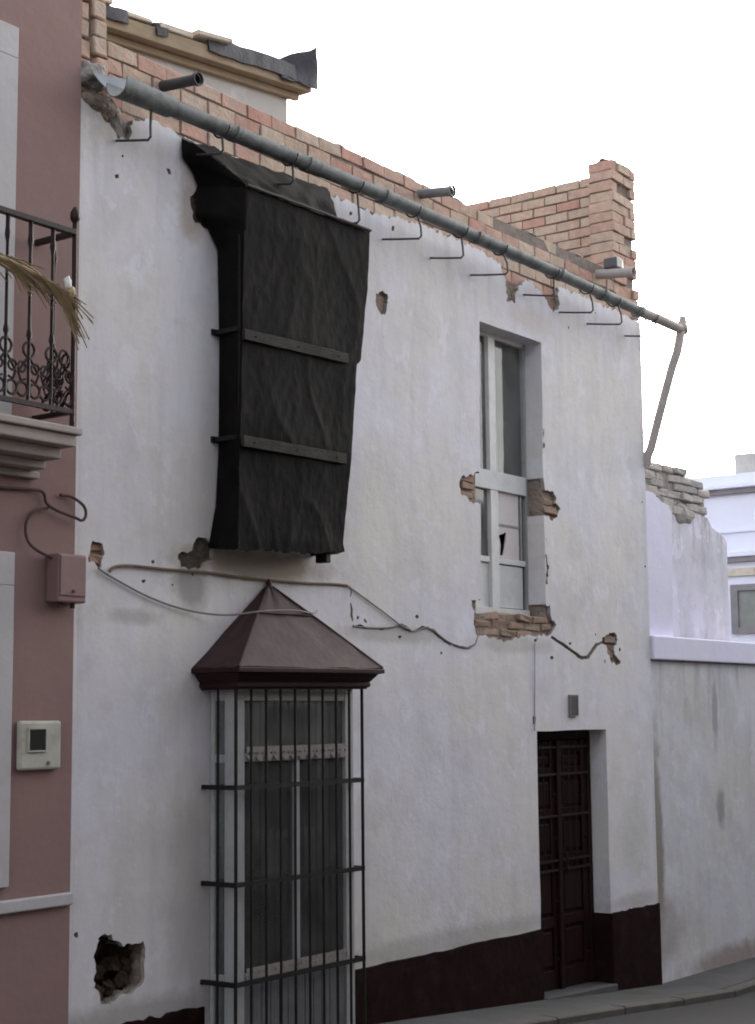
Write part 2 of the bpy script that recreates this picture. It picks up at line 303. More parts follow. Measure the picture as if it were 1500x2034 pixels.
def ragged(poly, step=0.05, amp=0.012, seed=0.0):
    out = []
    n = len(poly)
    for i in range(n):
        a = Vector(poly[i]); b = Vector(poly[(i + 1) % n]); k = max(1, int((b - a).length / step))
        nn = (b - a).normalized() if (b - a).length else Vector((1, 0)); pv = Vector((-nn.y, nn.x))
        for j in range(k):
            p = a.lerp(b, j / k)
            d = amp * (N(p.x * 23 + seed, p.y * 23, 1.7) * 1.6 + N(p.x * 60, p.y * 60, seed) * 0.7)
            out.append(tuple(p + pv * d))
    return out
def inside(p, poly):
    x, y = p; c = False; n = len(poly)
    for i in range(n):
        x1, y1 = poly[i]; x2, y2 = poly[(i + 1) % n]
        if (y1 > y) != (y2 > y) and x < (x2 - x1) * (y - y1) / (y2 - y1) + x1: c = not c
    return c

def sheet(outline, openings, patches, y0, amp, back_patch, back_open, cell=0.16, seed=3.0, rims=False):
    """an uneven sheet in the x-z plane with real holes; patch rims run back to back_patch, opening reveals to back_open"""
    vs2, ed = [], []
    def loop(poly):
        o = len(vs2); vs2.extend(Vector(p) for p in poly); n = len(poly)
        ed.extend((o + i, o + (i + 1) % n) for i in range(n))
    loop(outline)
    for p in openings: loop(p)
    for p in patches: loop(p)
    xs = [p[0] for p in outline]; zs = [p[1] for p in outline]
    x = min(xs) + cell / 2
    while x < max(xs):
        z = min(zs) + cell / 2
        while z < max(zs):
            q = (x + random.uniform(-.3, .3) * cell, z + random.uniform(-.3, .3) * cell)
            vs2.append(Vector(q)); z += cell
        x += cell
    ov, oe, of, *_ = delaunay_2d_cdt(vs2, ed, [], 0, 1e-5)
    keep = []; kind = {}
    for f in of:
        c = sum((ov[i] for i in f), Vector((0, 0))) / len(f); c = (c.x, c.y)
        if not inside(c, outline): k = 'out'
        elif any(inside(c, p) for p in openings): k = 'open'
        elif any(inside(c, p) for p in patches): k = 'patch'
        else: k = 'keep'
        if k == 'keep': keep.append(tuple(f))
        for i in range(len(f)):
            e = tuple(sorted((f[i], f[(i + 1) % len(f)]))); kind.setdefault(e, []).append(k)
    def yy(p): return y0 + amp * (N(p.x * 0.8, p.y * 0.8, seed) * 1.2 + N(p.x * 2.3, p.y * 2.3, seed + 5) * 0.6)
    mb = MB(); mb.v = [(p.x, yy(p), p.y) for p in ov]; mb.f = keep[:]; mb.rim = MB()
    for e, ks in kind.items():
        if 'keep' in ks and (len(ks) == 1 or any(k != 'keep' for k in ks)):
            oth = [k for k in ks if k != 'keep']; d = back_open if (oth and oth[0] == 'open') else back_patch
            a, b = ov[e[0]], ov[e[1]]
            if rims and d == back_patch:
                mb.rim.add([(a.x, yy(a), a.y), (b.x, yy(b), b.y), (b.x, d, b.y), (a.x, d, a.y)], [(0, 1, 2, 3)]); continue
            o = len(mb.v); mb.v += [(a.x, d, a.y), (b.x, d, b.y)]
            mb.f.append((e[0], e[1], o + 1, o))
    return mb
def rect(x0, x1, z0, z1): return [(x0, z0), (x1, z0), (x1, z1), (x0, z1)]

# brick meshes: a chamfered, slightly irregular block of a given size; shared between alike bricks
def brick_meshes(sx, sy, sz, material, n=5, jit=0.003, bev=0.005, name='brick'):
    out = []
    for k in range(n):
        bm = bmesh.new(); bmesh.ops.create_cube(bm, size=1.0)
        for v in bm.verts:
            v.co = Vector((v.co.x * sx, v.co.y * sy, v.co.z * sz)) + Vector((random.uniform(-jit, jit), random.uniform(-jit, jit), random.uniform(-jit, jit)))
        bmesh.ops.bevel(bm, geom=bm.edges[:], offset=bev, segments=1, affect='EDGES')
        me = bpy.data.meshes.new(name); bm.to_mesh(me); bm.free(); me.materials.append(MATS[material]); out.append(me)
    return out

# ------------------------------------------------------------------ ground
GX = [(-400, 1.35), (-40, 1.35), (-14, 1.30), (2.7, 0.235), (4.9, 0.075), (6.9, -0.09), (9.0, -0.11), (60, -0.4), (600, -0.4)]
def g(x):
    for (a, za), (b, zb) in zip(GX, GX[1:]):
        if x <= b: return za + (zb - za) * (x - a) / (b - a)
    return GX[-1][1]
XS = [-400, -100, -40, -25, -14] + [-12 + i * 1.0 for i in range(27)] + [18, 24, 40, 60, 200, 600]
def strip(ys, dz, xs=XS):
    mb = MB(); mb.grid([[(x, y, g(x) + dz) for x in xs] for y in ys]); return mb
structure(strip([-400, -60, -20, -9, 12, 60, 400], -0.30).build('ground', 'earth', recalc=False))
xr = [x for x in XS if -100 <= x <= 60]
structure(strip([-6.95, -4.5, -2.5, -0.66], -0.052, xr).build('road', 'asphalt'))
pav = MB()
for a, b in zip(xr, xr[1:]):
    pav.add([(a, -0.52, g(a)), (b, -0.52, g(b)), (b, 0.35, g(b)), (a, 0.35, g(a)), (a, -0.52, g(a) - .3), (b, -0.52, g(b) - .3)], [(0, 1, 2, 3), (4, 5, 1, 0)])
pavement = structure(pav.build('pavement', 'concrete_pave'))
kx = -8.0; kmesh = brick_meshes(0.99, 0.135, 0.36, 'kerb_stone', 3, 0.004, 0.012, 'kerb_stone')
while kx < 24:
    a, b = g(kx), g(kx + 1); inst('kerb_stone', random.choice(kmesh), pavement, (kx + .5, -0.590, (a + b) / 2 - 0.176), (0, -math.atan(b - a), 0)); kx += 1.0

pv2 = MB()
for a, b in zip(xr, xr[1:]):
    pv2.add([(a, -6.95, g(a) - .3), (b, -6.95, g(b) - .3), (b, -6.95, g(b)), (a, -6.95, g(a)), (a, -8.2, g(a)), (b, -8.2, g(b))], [(0, 1, 2, 3), (3, 2, 5, 4)])
structure(pv2.build('pavement', 'concrete_pave'))

# ------------------------------------------------------------------ the house: walls
W = 6.93
TOP = [(0.011, 5.741), (0.082, 5.707), (0.177, 5.694), (0.242, 5.641), (0.287, 5.585), (0.381, 5.603), (0.417, 5.663), (0.437, 5.73), (0.529, 5.777), (0.615, 5.781), (0.745, 5.779), (0.856, 5.758), (1.201, 5.76), (1.492, 5.77), (1.901, 5.773), (2.308, 5.777), (2.565, 5.782), (2.802, 5.777), (3.11, 5.817), (3.431, 5.836), (3.836, 5.841), (4.262, 5.83), (4.38, 5.812), (4.498, 5.786), (4.57, 5.671), (4.609, 5.507), (4.709, 5.507), (4.785, 5.651), (4.914, 5.746), (5.058, 5.734), (5.169, 5.664), (5.329, 5.556), (5.423, 5.588), (5.432, 5.788), (5.787, 5.802), (6.239, 5.801), (6.617, 5.79), (6.93, 5.787)]
oval = [(2.84, 5.19), (2.895, 5.224), (2.962, 5.216), (2.986, 5.155), (2.941, 5.076), (2.892, 5.048), (2.851, 5.087), (2.828, 5.141)]
winL = [(3.863, 3.938), (3.907, 4.019), (4.018, 4.04), (4.132, 4.08), (4.312, 4.089), (4.304, 3.854), (4.054, 3.829), (4.013, 3.855), (3.902, 3.87)]
winR = [(4.793, 3.943), (4.94, 4.089), (5.028, 4.131), (5.11, 4.165), (5.137, 4.053), (5.25, 4.049), (5.323, 4.019), (5.304, 3.963), (5.376, 3.92), (5.331, 3.841), (5.247, 3.8), (5.152, 3.841), (5.023, 3.837), (4.942, 3.781), (4.786, 3.774)]
sill = [(4.2, 3.10), (4.058, 3.1), (3.996, 3.104), (4.008, 3.056), (4.056, 3.013), (4.039, 2.918), (4.077, 2.829), (4.268, 2.828), (4.478, 2.808), (4.825, 2.862), (5.18, 2.874), (5.264, 2.958), (5.187, 3.036), (5.167, 3.112), (5.032, 3.138)]
chipA = [(5.126, 4.56), (5.146, 4.55), (5.15, 4.47), (5.142, 4.40), (5.126, 4.39)]
chipB = [(5.117, 3.53), (5.138, 3.52), (5.162, 3.43), (5.158, 3.37), (5.136, 3.27), (5.117, 3.28), (5.128, 3.40)]
chipC = [(5.118, 3.661), (5.138, 3.655), (5.135, 3.618), (5.118, 3.62)]
chunk = [(6.036, 2.895), (6.2, 2.931), (6.309, 2.913), (6.324, 2.87), (6.246, 2.79), (6.279, 2.735), (6.387, 2.677), (6.203, 2.669), (6.135, 2.745), (6.12, 2.808), (6.041, 2.836)]
smallL = [(0.111, 3.101), (0.11, 3.179), (0.139, 3.221), (0.216, 3.216), (0.237, 3.161), (0.211, 3.091), (0.157, 3.105)]
darkL = [(0.833, 3.2), (0.863, 3.223), (0.933, 3.219), (0.959, 3.275), (1.029, 3.324), (1.142, 3.305), (1.142, 3.192), (1.066, 3.169), (1.048, 3.131), (0.855, 3.118)]
hole = [(0.217, 1.078), (0.315, 1.075), (0.358, 1.035), (0.412, 1.013), (0.569, 1.017), (0.582, 0.968), (0.575, 0.813), (0.548, 0.768), (0.462, 0.747), (0.374, 0.725), (0.253, 0.716), (0.206, 0.81), (0.203, 0.974)]
tarpL = [(0.926, 5.379), (0.98, 5.489), (0.943, 5.553), (1.007, 5.586), (1.202, 5.509), (1.204, 5.186), (1.064, 5.242), (0.945, 5.264)]
def sliver(pts, w):
    n = len(pts); a = []; b = []
    for k, (x, z) in enumerate(pts):
        p0 = Vector(pts[max(k - 1, 0)]); p1 = Vector(pts[min(k + 1, n - 1)]); d = (p1 - p0).normalized(); q = Vector((-d.y, d.x)) * w * (0.25 + 0.75 * math.sin(math.pi * (k + .35) / (n - .3))) * random.uniform(.6, 1.4)
        a.append((x + q.x, z + q.y)); b.append((x - q.x, z - q.y))
    return a + b[::-1]
cracks = [sliver(p, w) for p, w in [
    ([(2.50, 3.12), (2.515, 3.08), (2.505, 3.04)], .006), ([(2.505, 3.0), (2.52, 2.96), (2.515, 2.92), (2.53, 2.88)], .013), ([(2.53, 2.845), (2.62, 2.848), (2.70, 2.838)], .010), ([(2.66, 2.90), (2.69, 2.875)], .012),
    ([(2.74, 2.842), (2.86, 2.84), (2.95, 2.85)], .007), ([(3.02, 2.86), (3.10, 2.875), (3.15, 2.86), (3.21, 2.835)], .016), ([(3.27, 2.845), (3.36, 2.868), (3.42, 2.866)], .010), ([(3.41, 2.87), (3.50, 2.85), (3.57, 2.815), (3.64, 2.785), (3.72, 2.76)], .019),
    ([(3.76, 2.752), (3.85, 2.745), (3.95, 2.738), (4.04, 2.765)], .011), ([(4.06, 2.79), (4.09, 2.83)], .010)]]
crackB = [(5.188, 2.875), (5.316, 2.838), (5.462, 2.79), (5.669, 2.721), (5.763, 2.727), (5.908, 2.828), (6.043, 2.861), (6.05, 2.84), (5.942, 2.808), (5.797, 2.703), (5.658, 2.688), (5.444, 2.765), (5.298, 2.815), (5.171, 2.85)]
dots = [[(0.278, 5.365), (0.31, 5.377), (0.311, 5.353), (0.283, 5.345)], [(0.708, 5.523), (0.739, 5.525), (0.752, 5.497), (0.726, 5.49)],
        [(3.04, 5.74), (3.071, 5.74), (3.064, 5.705), (3.033, 5.701)], [(4.86, 2.235), (4.906, 2.227), (4.896, 2.164), (4.858, 2.173)],
        [(2.536, 5.717), (2.565, 5.717), (2.558, 5.694), (2.529, 5.69)], [(5.462, 2.83), (5.504, 2.825), (5.494, 2.805), (5.461, 2.81)]]
rc = random.Random(5); chips = []
for k in range(46):
    if k < 16: cx_, cz_ = rc.uniform(2.5, 6.4), 2.80 + rc.gauss(0.03, .08)
    elif k < 26: cx_, cz_ = rc.uniform(.1, 6.8), 5.62 + rc.gauss(0, .09)
    elif k < 33: cx_, cz_ = rc.uniform(.1, 1.0), 3.05 + rc.gauss(0, .08)
    elif k < 39: cx_, cz_ = rc.choice([(0.02), (6.86)]) + rc.uniform(0, .05), rc.uniform(.7, 5.5)
    else: cx_, cz_ = rc.uniform(.1, 6.8), rc.uniform(.7, 5.4)
    if (1.0 < cx_ < 2.4 and cz_ < 5.9) or k % 5 > 2: continue
    r0 = rc.uniform(.004, .016); e_ = rc.uniform(.6, 1.8)
    chips.append([(cx_ + r0 * e_ * math.cos(a_) * rc.uniform(.6, 1.3), cz_ + r0 * math.sin(a_) * rc.uniform(.6, 1.3)) for a_ in [math.pi * 2 * q_ / 7 for q_ in range(7)]])
win = [(4.13, 3.025), (5.105, 3.035), (5.13, 5.265), (4.19, 5.262)]
DX0, DX1, DZ = 4.915, 6.06, 2.115
door = rect(DX0, DX1, -0.45, DZ)
bay = rect(1.26, 2.12, 0.30, 2.36)
rt = list(reversed(TOP)); edge = []
for a_, b_ in zip(rt, rt[1:]): edge += ragged([a_, b_], 0.02, 0.022)[:max(1, int((Vector(b_) - Vector(a_)).length / 0.02))]
outline = [(0.0, -0.5), (W, -0.5)] + edge + [(0.0, 5.745)]
house = thing('house', 'old white plastered two storey house stripped of its roof, with brick parapet', 'house', (W / 2, 0, g(W / 2)))
patches = [ragged(p, 0.02, 0.016, i * 3.1) for i, p in enumerate([oval, winL, winR, sill, chipA, chipB, chipC, chunk, smallL, darkL, tarpL, hole])] + \
          [ragged(p, 0.03, 0.004, 50 + i) for i, p in enumerate(cracks + [crackB])] + dots + chips
pl = sheet(outline, [ragged(win, 0.12, 0.004, 9), ragged(door, 0.2, 0.004, 4), bay], patches, 0.0, 0.007, 0.034, 0.20, rims=True)
pl.rim.build('render_edge', 'render_edge', house)
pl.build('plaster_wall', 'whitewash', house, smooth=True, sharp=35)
win_b = [(4.11, 3.005), (5.125, 3.015), (5.15, 5.285), (4.17, 5.282)]
core = sheet(rect(0.01, W - 0.01, -0.5, 5.685), [win_b, rect(DX0 - .02, DX1 + .02, -0.48, DZ + .02), rect(1.24, 2.14, 0.28, 2.38), ragged(hole, 0.03, 0.02, 7)], [], 0.033, 0.006, 0.24, 0.24, cell=0.12, seed=8)
core.build('masonry_wall', 'old_mortar', house, smooth=True, sharp=35)
# shell behind the facade: side walls, back wall, flat roof slab, middle floor
MB().box(0.01, 0.20, 0.245, 8, -0.5, 5.68).build('side_wall', 'whitewash', house)
MB().box(W - 0.20, W - 0.003, 0.245, 8, -0.5, 5.68).build('side_wall', 'whitewash', house)
MB().box(0.205, W - 0.205, 7.8, 8, -0.5, 5.68).build('back_wall', 'whitewash', house)
MB().box(0.012, W - 0.012, 0.16, 8, 5.69, 5.78).build('roof_slab', 'cement', house)
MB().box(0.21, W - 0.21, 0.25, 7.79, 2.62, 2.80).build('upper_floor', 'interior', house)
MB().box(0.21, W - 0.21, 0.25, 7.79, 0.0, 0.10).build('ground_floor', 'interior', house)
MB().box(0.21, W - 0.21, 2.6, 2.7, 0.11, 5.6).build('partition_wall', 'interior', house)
# rim of front wall thickness behind parapet
# deep hole at lower left: rough pocket
pk = MB()
hc = Vector((0.39, 0.9)); rings = []
for k, (d, sc_) in enumerate([(0.03, 1.06), (0.09, 1.02), (0.15, 0.9), (0.19, 0.6)]):
    rg = []
    for (x, z) in ragged(hole, 0.05, 0.006, k):
        v = hc + (Vector((x, z)) - hc) * sc_
        rg.append((v.x + 0.02 * N(x * 20, z * 20, k), d + 0.03 * N(x * 14, z * 14, 3 + k), v.y + 0.02 * N(x * 20, z * 20, 9 + k)))
    rings.append(rg)
n0 = min(len(r) for r in rings); pk.loft([r[:n0] for r in rings], caps=False)
pk.f.append(tuple(len(pk.v) - n0 + j for j in range(n0)))
pk.build('hole_lining', 'dark_rubble', house, smooth=True)
stone = []
for k in range(3):
    bm = bmesh.new(); bmesh.ops.create_icosphere(bm, subdivisions=2, radius=1.0)
    for v in bm.verts: v.co *= 1 + 0.7 * N(v.co.x * 1.5 + k * 7, v.co.y * 1.3, v.co.z * 1.3)
    me = bpy.data.meshes.new('rubble_stone'); bm.to_mesh(me); bm.free(); me.materials.append(MATS['dark_rubble']); stone.append(me)
for (x, y, z, s_) in [(0.30, 0.10, 0.76, .055), (0.40, 0.11, 0.77, .05), (0.48, 0.09, 0.80, .05), (0.53, 0.10, 0.88, .04), (0.33, 0.13, 0.86, .05), (0.45, 0.13, 0.90, .06), (0.28, 0.11, 1.0, .05)]:
    inst('rubble_stone', random.choice(stone), house, (x, y, z), (random.random() * 3, random.random() * 3, 0), (s_, s_ * .8, s_ * .8))

dk = sheet(ragged(darkL, 0.03, 0.012, 5), [], [], 0.024, 0.016, 0.05, 0.05, 0.04, 21); dk.build('broken_patch', 'patch_dark', house, smooth=True)
# bricks laid bare in the broken plaster round the upper window
ob = brick_meshes(0.235, 0.05, 0.056, 'brick_old', 8, 0.010, 0.007)
def old_row(x0, x1, z, off=0.0):
    x = x0 + off
    while x < x1:
        w_ = min(0.235, x1 - x)
        if w_ > 0.05: inst('brick', random.choice(ob), house, (x + w_ / 2, 0.044 + random.uniform(-.012, .010), z + random.uniform(-.005, .005)), (random.uniform(-.12, .12), random.uniform(-.05, .05), random.uniform(-.07, .07)), (w_ / 0.245, 1, 1))
        x += 0.247
for i, z in enumerate([2.87, 2.932, 2.994]): old_row(4.07, 5.22, z, -0.12 * (i % 2) + 0.12)
for i, z in enumerate([3.83, 3.895, 3.96]): old_row(5.14, 5.36 - 0.02 * i, z)
for i, z in enumerate([3.89, 3.955, 4.02]): old_row(3.92, 4.10, z)
old_row(0.115, 0.235, 3.13); old_row(0.12, 0.23, 3.19); old_row(6.10, 6.30, 2.87); old_row(6.13, 6.27, 2.75)

# ------------------------------------------------------------------ plinth, painted maroon
def plinth(x0, x1, z=0.6, rag=0.006):
    top = [(x0 + (x1 - x0) * i / 24, z + rag * (2.2 * N(x0 + i * 0.7, 3.3) + N(i * 2.1, x0))) for i in range(25)]
    MB().prism([(x0, -0.45)] + [(x1, -0.45)] + list(reversed(top)), -0.016, 0.02).build('plinth', 'plinth_paint', house, bevel=0.004)
plinth(0.004, 1.06, 0.588, 0.012); plinth(2.20, DX0 - 0.002, 0.603); plinth(DX1 + 0.002, W + 0.006, 0.604)
MB().box(DX1 - 0.012, DX1 + 0.001, -0.014, 0.165, -0.45, 0.603).build('plinth', 'plinth_paint', house, bevel=0.003)
MB().box(DX0 - 0.001, DX0 + 0.012, -0.014, 0.165, -0.45, 0.603).build('plinth', 'plinth_paint', house, bevel=0.003)

# ------------------------------------------------------------------ front parapet of new brick
nb = brick_meshes(0.238, 0.11, 0.087, 'brick_new', 8, 0.005, 0.0035)
def mortar(x0, x1, y0, y1, z0, z1, parent, name='mortar_bed', mt='mortar_grey'):
    return MB().box(x0, x1, y0, y1, z0, z1).build(name, mt, parent)
par = mortar(0.24, 6.60, 0.046, 0.14, 5.66, 6.175, house, 'parapet')
COURSE = 0.0995
for c in range(5):
    z = 5.69 + 0.046 + c * COURSE; x = 0.245 - (0.125 if c % 2 else 0.0)
    while x < 6.60:
        x0 = max(x, 0.24); x1 = min(x + 0.25, 6.60); w_ = x1 - x0 - 0.014
        back = 0.0 if not (c == 4 and x > 4.3) else 0.012
        if w_ > 0.04:
            dz = random.uniform(-.003, .003) + (0.012 * N(x * 0.6, 2.0) if c == 4 else 0)
            inst('brick', random.choice(nb), par, ((x0 + x1) / 2, 0.091 + back + random.uniform(-.006, .006), z + dz), (random.uniform(-.01, .01), random.uniform(-.012, .012), random.uniform(-.02, .02)), (w_ / 0.236, 1, 1))
        x += 0.25
# lumps of mortar on the parapet top
def lump(name, loc, sx, sy, sz, mt, parent, seed=0.0, sub=3, amp=0.35):
    bm = bmesh.new(); bmesh.ops.create_icosphere(bm, subdivisions=sub, radius=1.0)
    for v in bm.verts:
        k = 1 + amp * N(v.co.x * 1.6 + seed, v.co.y * 1.6, v.co.z * 1.6) + amp * .4 * N(v.co.x * 4 + seed, v.co.y * 4, v.co.z * 4)
        v.co = Vector((v.co.x * sx * k, v.co.y * sy * k, v.co.z * sz * k))
    for f in bm.faces: f.smooth = True
    me = bpy.data.meshes.new(name); bm.to_mesh(me); bm.free(); me.materials.append(MATS[mt])
    return inst(name, me, parent, loc)
for x in (1.05, 2.5, 3.3, 3.95, 5.1, 5.9):
    lump('mortar_lump', (x, 0.09, 6.185), 0.12 + 0.08 * random.random(), 0.05, 0.018, 'cement', par, x)

# right gable wall (party wall, running back from the street) and its toothed pier
gab = mortar(6.815, W - 0.006, 0.27, 3.6, 5.79, 7.165, house, 'gable_wall')
gb = brick_meshes(0.115, 0.236, 0.081, 'brick_new', 8, 0.004, 0.0035)
GC = 0.0945
for c in range(15):
    z = 5.80 + 0.042 + c * GC
    if z > 7.19: break
    y = 0.27 - (0.125 if c % 2 else 0.0)
    while y < 3.6:
        y0 = max(y, 0.27); y1 = min(y + 0.25, 3.6); w_ = y1 - y0 - 0.013
        if w_ > 0.04:
            inst('brick', random.choice(gb), gab, (6.855 + random.uniform(-.004, .004), (y0 + y1) / 2, z + random.uniform(-.003, .003)), (random.uniform(-.01, .01), 0, random.uniform(-.015, .015)), (1, w_ / 0.236, 1))
        y += 0.25
pier = mortar(6.50, W - 0.02, 0.05, 0.255, 5.79, 7.20, house, 'brick_pier')
pb = brick_meshes(0.225, 0.235, 0.085, 'brick_new', 7, 0.006, 0.005)
for c in range(15):
    z = 5.80 + 0.042 + c * GC
    if z > 7.24: break
    cols = ((6.598, 1.0), (6.832, 0.93)) if c % 2 else ((6.545, 0.5), (6.722, 0.98), (6.886, 0.42))
    for k, (xc, sw) in enumerate(cols):
        if c in (3, 7, 12) and k == 1: continue       # toothing: a brick left out of the pier
        inst('brick', random.choice(pb), pier, (xc + random.uniform(-.006, .006), 0.138 + random.uniform(-.018, .014), z + random.uniform(-.004, .004)), (0, random.uniform(-.02, .02), random.uniform(-.04, .04)), (sw, 1, 1))
lump('mortar_lump', (6.72, 0.14, 7.235), 0.2, 0.09, 0.03, 'cement', pier, 5)
lump('mortar_lump', (6.86, 0.05, 5.86), 0.11, 0.06, 0.07, 'cement', pier, 8)

# left pier, mortar lump where gutter meets the neighbour
lp = mortar(0.02, 0.215, 0.06, 0.27, 5.70, 6.98, house, 'brick_pier')
lb = brick_meshes(0.098, 0.235, 0.10, 'brick_new', 5, 0.006, 0.008)
for c in range(11):
    z = 5.84 + c * 0.113
    for k, xc in enumerate((0.054, 0.178)):
        inst('brick', random.choice(lb), lp, (xc + random.uniform(-.008, .008), 0.15 + random.uniform(-.02, .015), z + random.uniform(-.008, .008) + 0.04 * k), (0, random.uniform(-.03, .03), random.uniform(-.06, .06)))
lump('mortar_lump', (0.10, 0.03, 5.90), 0.12, 0.09, 0.09, 'cement', lp, 2)
lump('mortar_lump', (0.16, 0.03, 5.76), 0.16, 0.06, 0.07, 'old_mortar', lp, 4)
lump('mortar_lump', (0.34, 0.06, 5.66), 0.10, 0.04, 0.10, 'cement', lp, 6)

# ------------------------------------------------------------------ stair hut set back on the roof
hut = thing('roof_hut', 'grey rendered hut set back on the roof, with tan eaves and black membrane', 'hut', (1.6, 1.2, 5.78))
def hz(x): return 6.56 + 0.107 * (x - 0.84)          # eaves line rises to the right
MB().prism([(0.30, 5.79), (2.61, 5.79), (2.61, hz(2.61) - 0.005), (0.30, hz(0.30) - 0.005)], 0.62, 2.6).build('wall', 'grey_render', hut)
MB().prism([(0.26, hz(0.26)), (2.75, hz(2.75)), (2.75, hz(2.75) + 0.10), (0.26, hz(0.26) + 0.10)], 0.50, 2.7).build('eaves_board', 'eaves_wood', hut, bevel=0.006)
MB().prism([(0.30, hz(0.30) - .05), (2.70, hz(2.70) - .05), (2.70, hz(2.70) - 0.002), (0.30, hz(0.30) - 0.002)], 0.575, 0.619).build('eaves_moulding', 'eaves_wood', hut, bevel=0.006)
tl = brick_meshes(0.33, 0.40, 0.035, 'tile_pale', 4, 0.008, 0.006, 'roof_tile')
for i, x in enumerate([0.55, 0.93, 1.30, 1.66]):
    inst('roof_tile', random.choice(tl), hut, (x, 0.68 + random.uniform(-.03, .03), hz(x) + 0.135 + random.uniform(-.01, .02)), (random.uniform(-.05, .08), -0.107 + random.uniform(-.03, .03), random.uniform(-.06, .06)))
def membrane(x0, x1, h0, h1, name='membrane'):
    rows = []
    for j in range(6):
        y = [0.485, 0.49, 0.50, 0.62, 0.9, 1.4][j]; r = []
        for i in range(25):
            x = x0 + (x1 - x0) * i / 24; t = i / 24; hgt = h0 + (h1 - h0) * t
            zz = hz(x) + 0.105 + [-.055, 0.0, hgt * .6, hgt, hgt, hgt * .8][j] + 0.014 * N(x * 6, y * 6, 2.2)
            r.append((x, y + 0.012 * N(x * 7, j * 2.0, 5), zz))
        rows.append(r)
    MB().grid(rows).build(name, 'membrane', hut, smooth=True, solid=0.012)
membrane(0.50, 0.86, 0.05, 0.06); membrane(1.12, 1.22, 0.05, 0.06); membrane(1.62, 2.55, 0.10, 0.10)
fl = MB(); rows = []
for j in range(7):
    t = j / 6; rows.append([(2.38 + 0.40 * s + 0.02 * N(s * 3, t * 3, 1), 0.474 + 0.16 * t * (1 - s) + 0.02 * N(s * 4, t * 4, 7), hz(2.38 + .4 * s) + 0.025 + (0.13 + 0.15 * s) * t * 1.15 + 0.02 * N(s * 3, t * 2, 4)) for s in [i / 8 for i in range(9)]])
fl.grid(rows).build('membrane_flap', 'membrane', hut, smooth=True, solid=0.012)

# ------------------------------------------------------------------ gutter with its iron brackets
gut = thing('gutter', 'grey zinc gutter held off the house front by iron brackets', 'gutter', (3.6, -0.27, 5.6))
GY = -0.27
def gzz(x): return 5.762 + 0.028 * math.exp(-((x - 2.6) / 2.2) ** 2) - 0.02 * max(0, (x - 5.0)) / 1.6 * (1 if x < 6.6 else 0.8)
def half_round(x0, x1, r0, r1, n=14):
    rings = []
    for i in range(n + 1):
        x = x0 + (x1 - x0) * i / n; r = r0 + (r1 - r0) * i / n; rg = []
        for k in range(21):
            a = math.pi * (-0.08 + 1.16 * k / 20)
            rg.append((x, GY + math.cos(a) * r, gzz(x) - math.sin(a) * r + 0.004 * N(x * 1.7, k * .05, 3)))
        rings.append(rg)
    return MB().loft(rings, caps=False, closed=False)
js = [0.42, 1.01, 1.72, 2.56, 3.73, 4.97, 5.69, 6.35, 7.22]
for i in range(len(js) - 1):
    half_round(js[i] - 0.03, js[i + 1], 0.056 - 0.002 * (i % 2), 0.054 - 0.001 * i).build('channel', 'zinc' if i < 7 else 'pipe_pale', gut, smooth=True, solid=0.005)
    cx = js[i]
    half_round(cx - 0.022, cx + 0.022, 0.0625, 0.0625, 2).build('joint_collar', 'zinc', gut, smooth=True, solid=0.006)
half_round(0.02, 0.44, 0.080, 0.072, 8).build('end_trough', 'zinc', gut, smooth=True, solid=0.006)
MB().grid([[(0.03 + 0.35 * s, GY + 0.10 + 0.10 * t + 0.01 * N(s * 3, t * 3), gzz(0.2) + 0.0 + 0.17 * t * (1 - 0.35 * (1 - s))) for s in [i / 6 for i in range(7)]] for t in [0, .5, 1]]).build('flashing_sheet', 'zinc_sheet', gut, smooth=True, solid=0.004)
# outlet box at the far end and slanted downpipe back to the corner
ez = gzz(7.2)
MB().tube([(7.19, GY, ez + 0.02), (7.235, GY, ez - 0.005), (7.25, GY, ez + 0.05), (7.255, GY, ez + 0.12)], [0.06, 0.062, 0.045, 0.028], 12).build('end_cap', 'pipe_pale', gut, smooth=True)
MB().tube([(7.20, GY, ez - 0.03), (7.17, GY, ez - 0.12), (7.13, GY + .01, ez - 0.24), (7.09, -0.22, 5.35), (7.03, -0.13, 4.98), (6.975, -0.045, 4.62), (6.955, -0.02, 4.55), (6.955, -0.012, 4.46)], [0.043, 0.043, 0.042, 0.041, 0.041, 0.041, 0.041, 0.04], 12).build('downpipe', 'pipe_pale', gut, smooth=True)
BR = [(0.287, .27, 5.573), (0.90, .29, 5.66), (1.55, .29, 5.65), (2.25, .30, 5.56), (2.92, .33, 5.611), (3.525, .297, 5.613), (4.074, .34, 5.603), (4.862, .28, 5.613), (5.431, .325, 5.581), (5.908, .335, 5.574), (6.61, .33, 5.60)]
for (x, d, z) in BR:
    j = random.uniform(-.01, .01); top = gzz(x) - 0.058
    pts = [(x, 0.02, z + .002), (x + j * .3, -d * .5, z - .03), (x + j, -d + 0.02, z - 0.052), (x + j, -d, z - 0.035), (x + j * 1.2, -d + .004, z + 0.03), (x + j * 1.3, (-d + GY) / 2, top - 0.01)]
    for k in range(9):
        a = math.pi * (1.0 - k / 8.0) ; pts_end = None
    b = MB().tube(pts, 0.0075, 6)
    b.tube([(x, GY + math.cos(a_) * 0.069, gzz(x) - math.sin(a_) * 0.069) for a_ in [math.pi * (0.02 + 0.96 * k / 10) for k in range(11)]], 0.0065, 6)
    b.build('bracket', 'iron_bracket', gut, smooth=True)

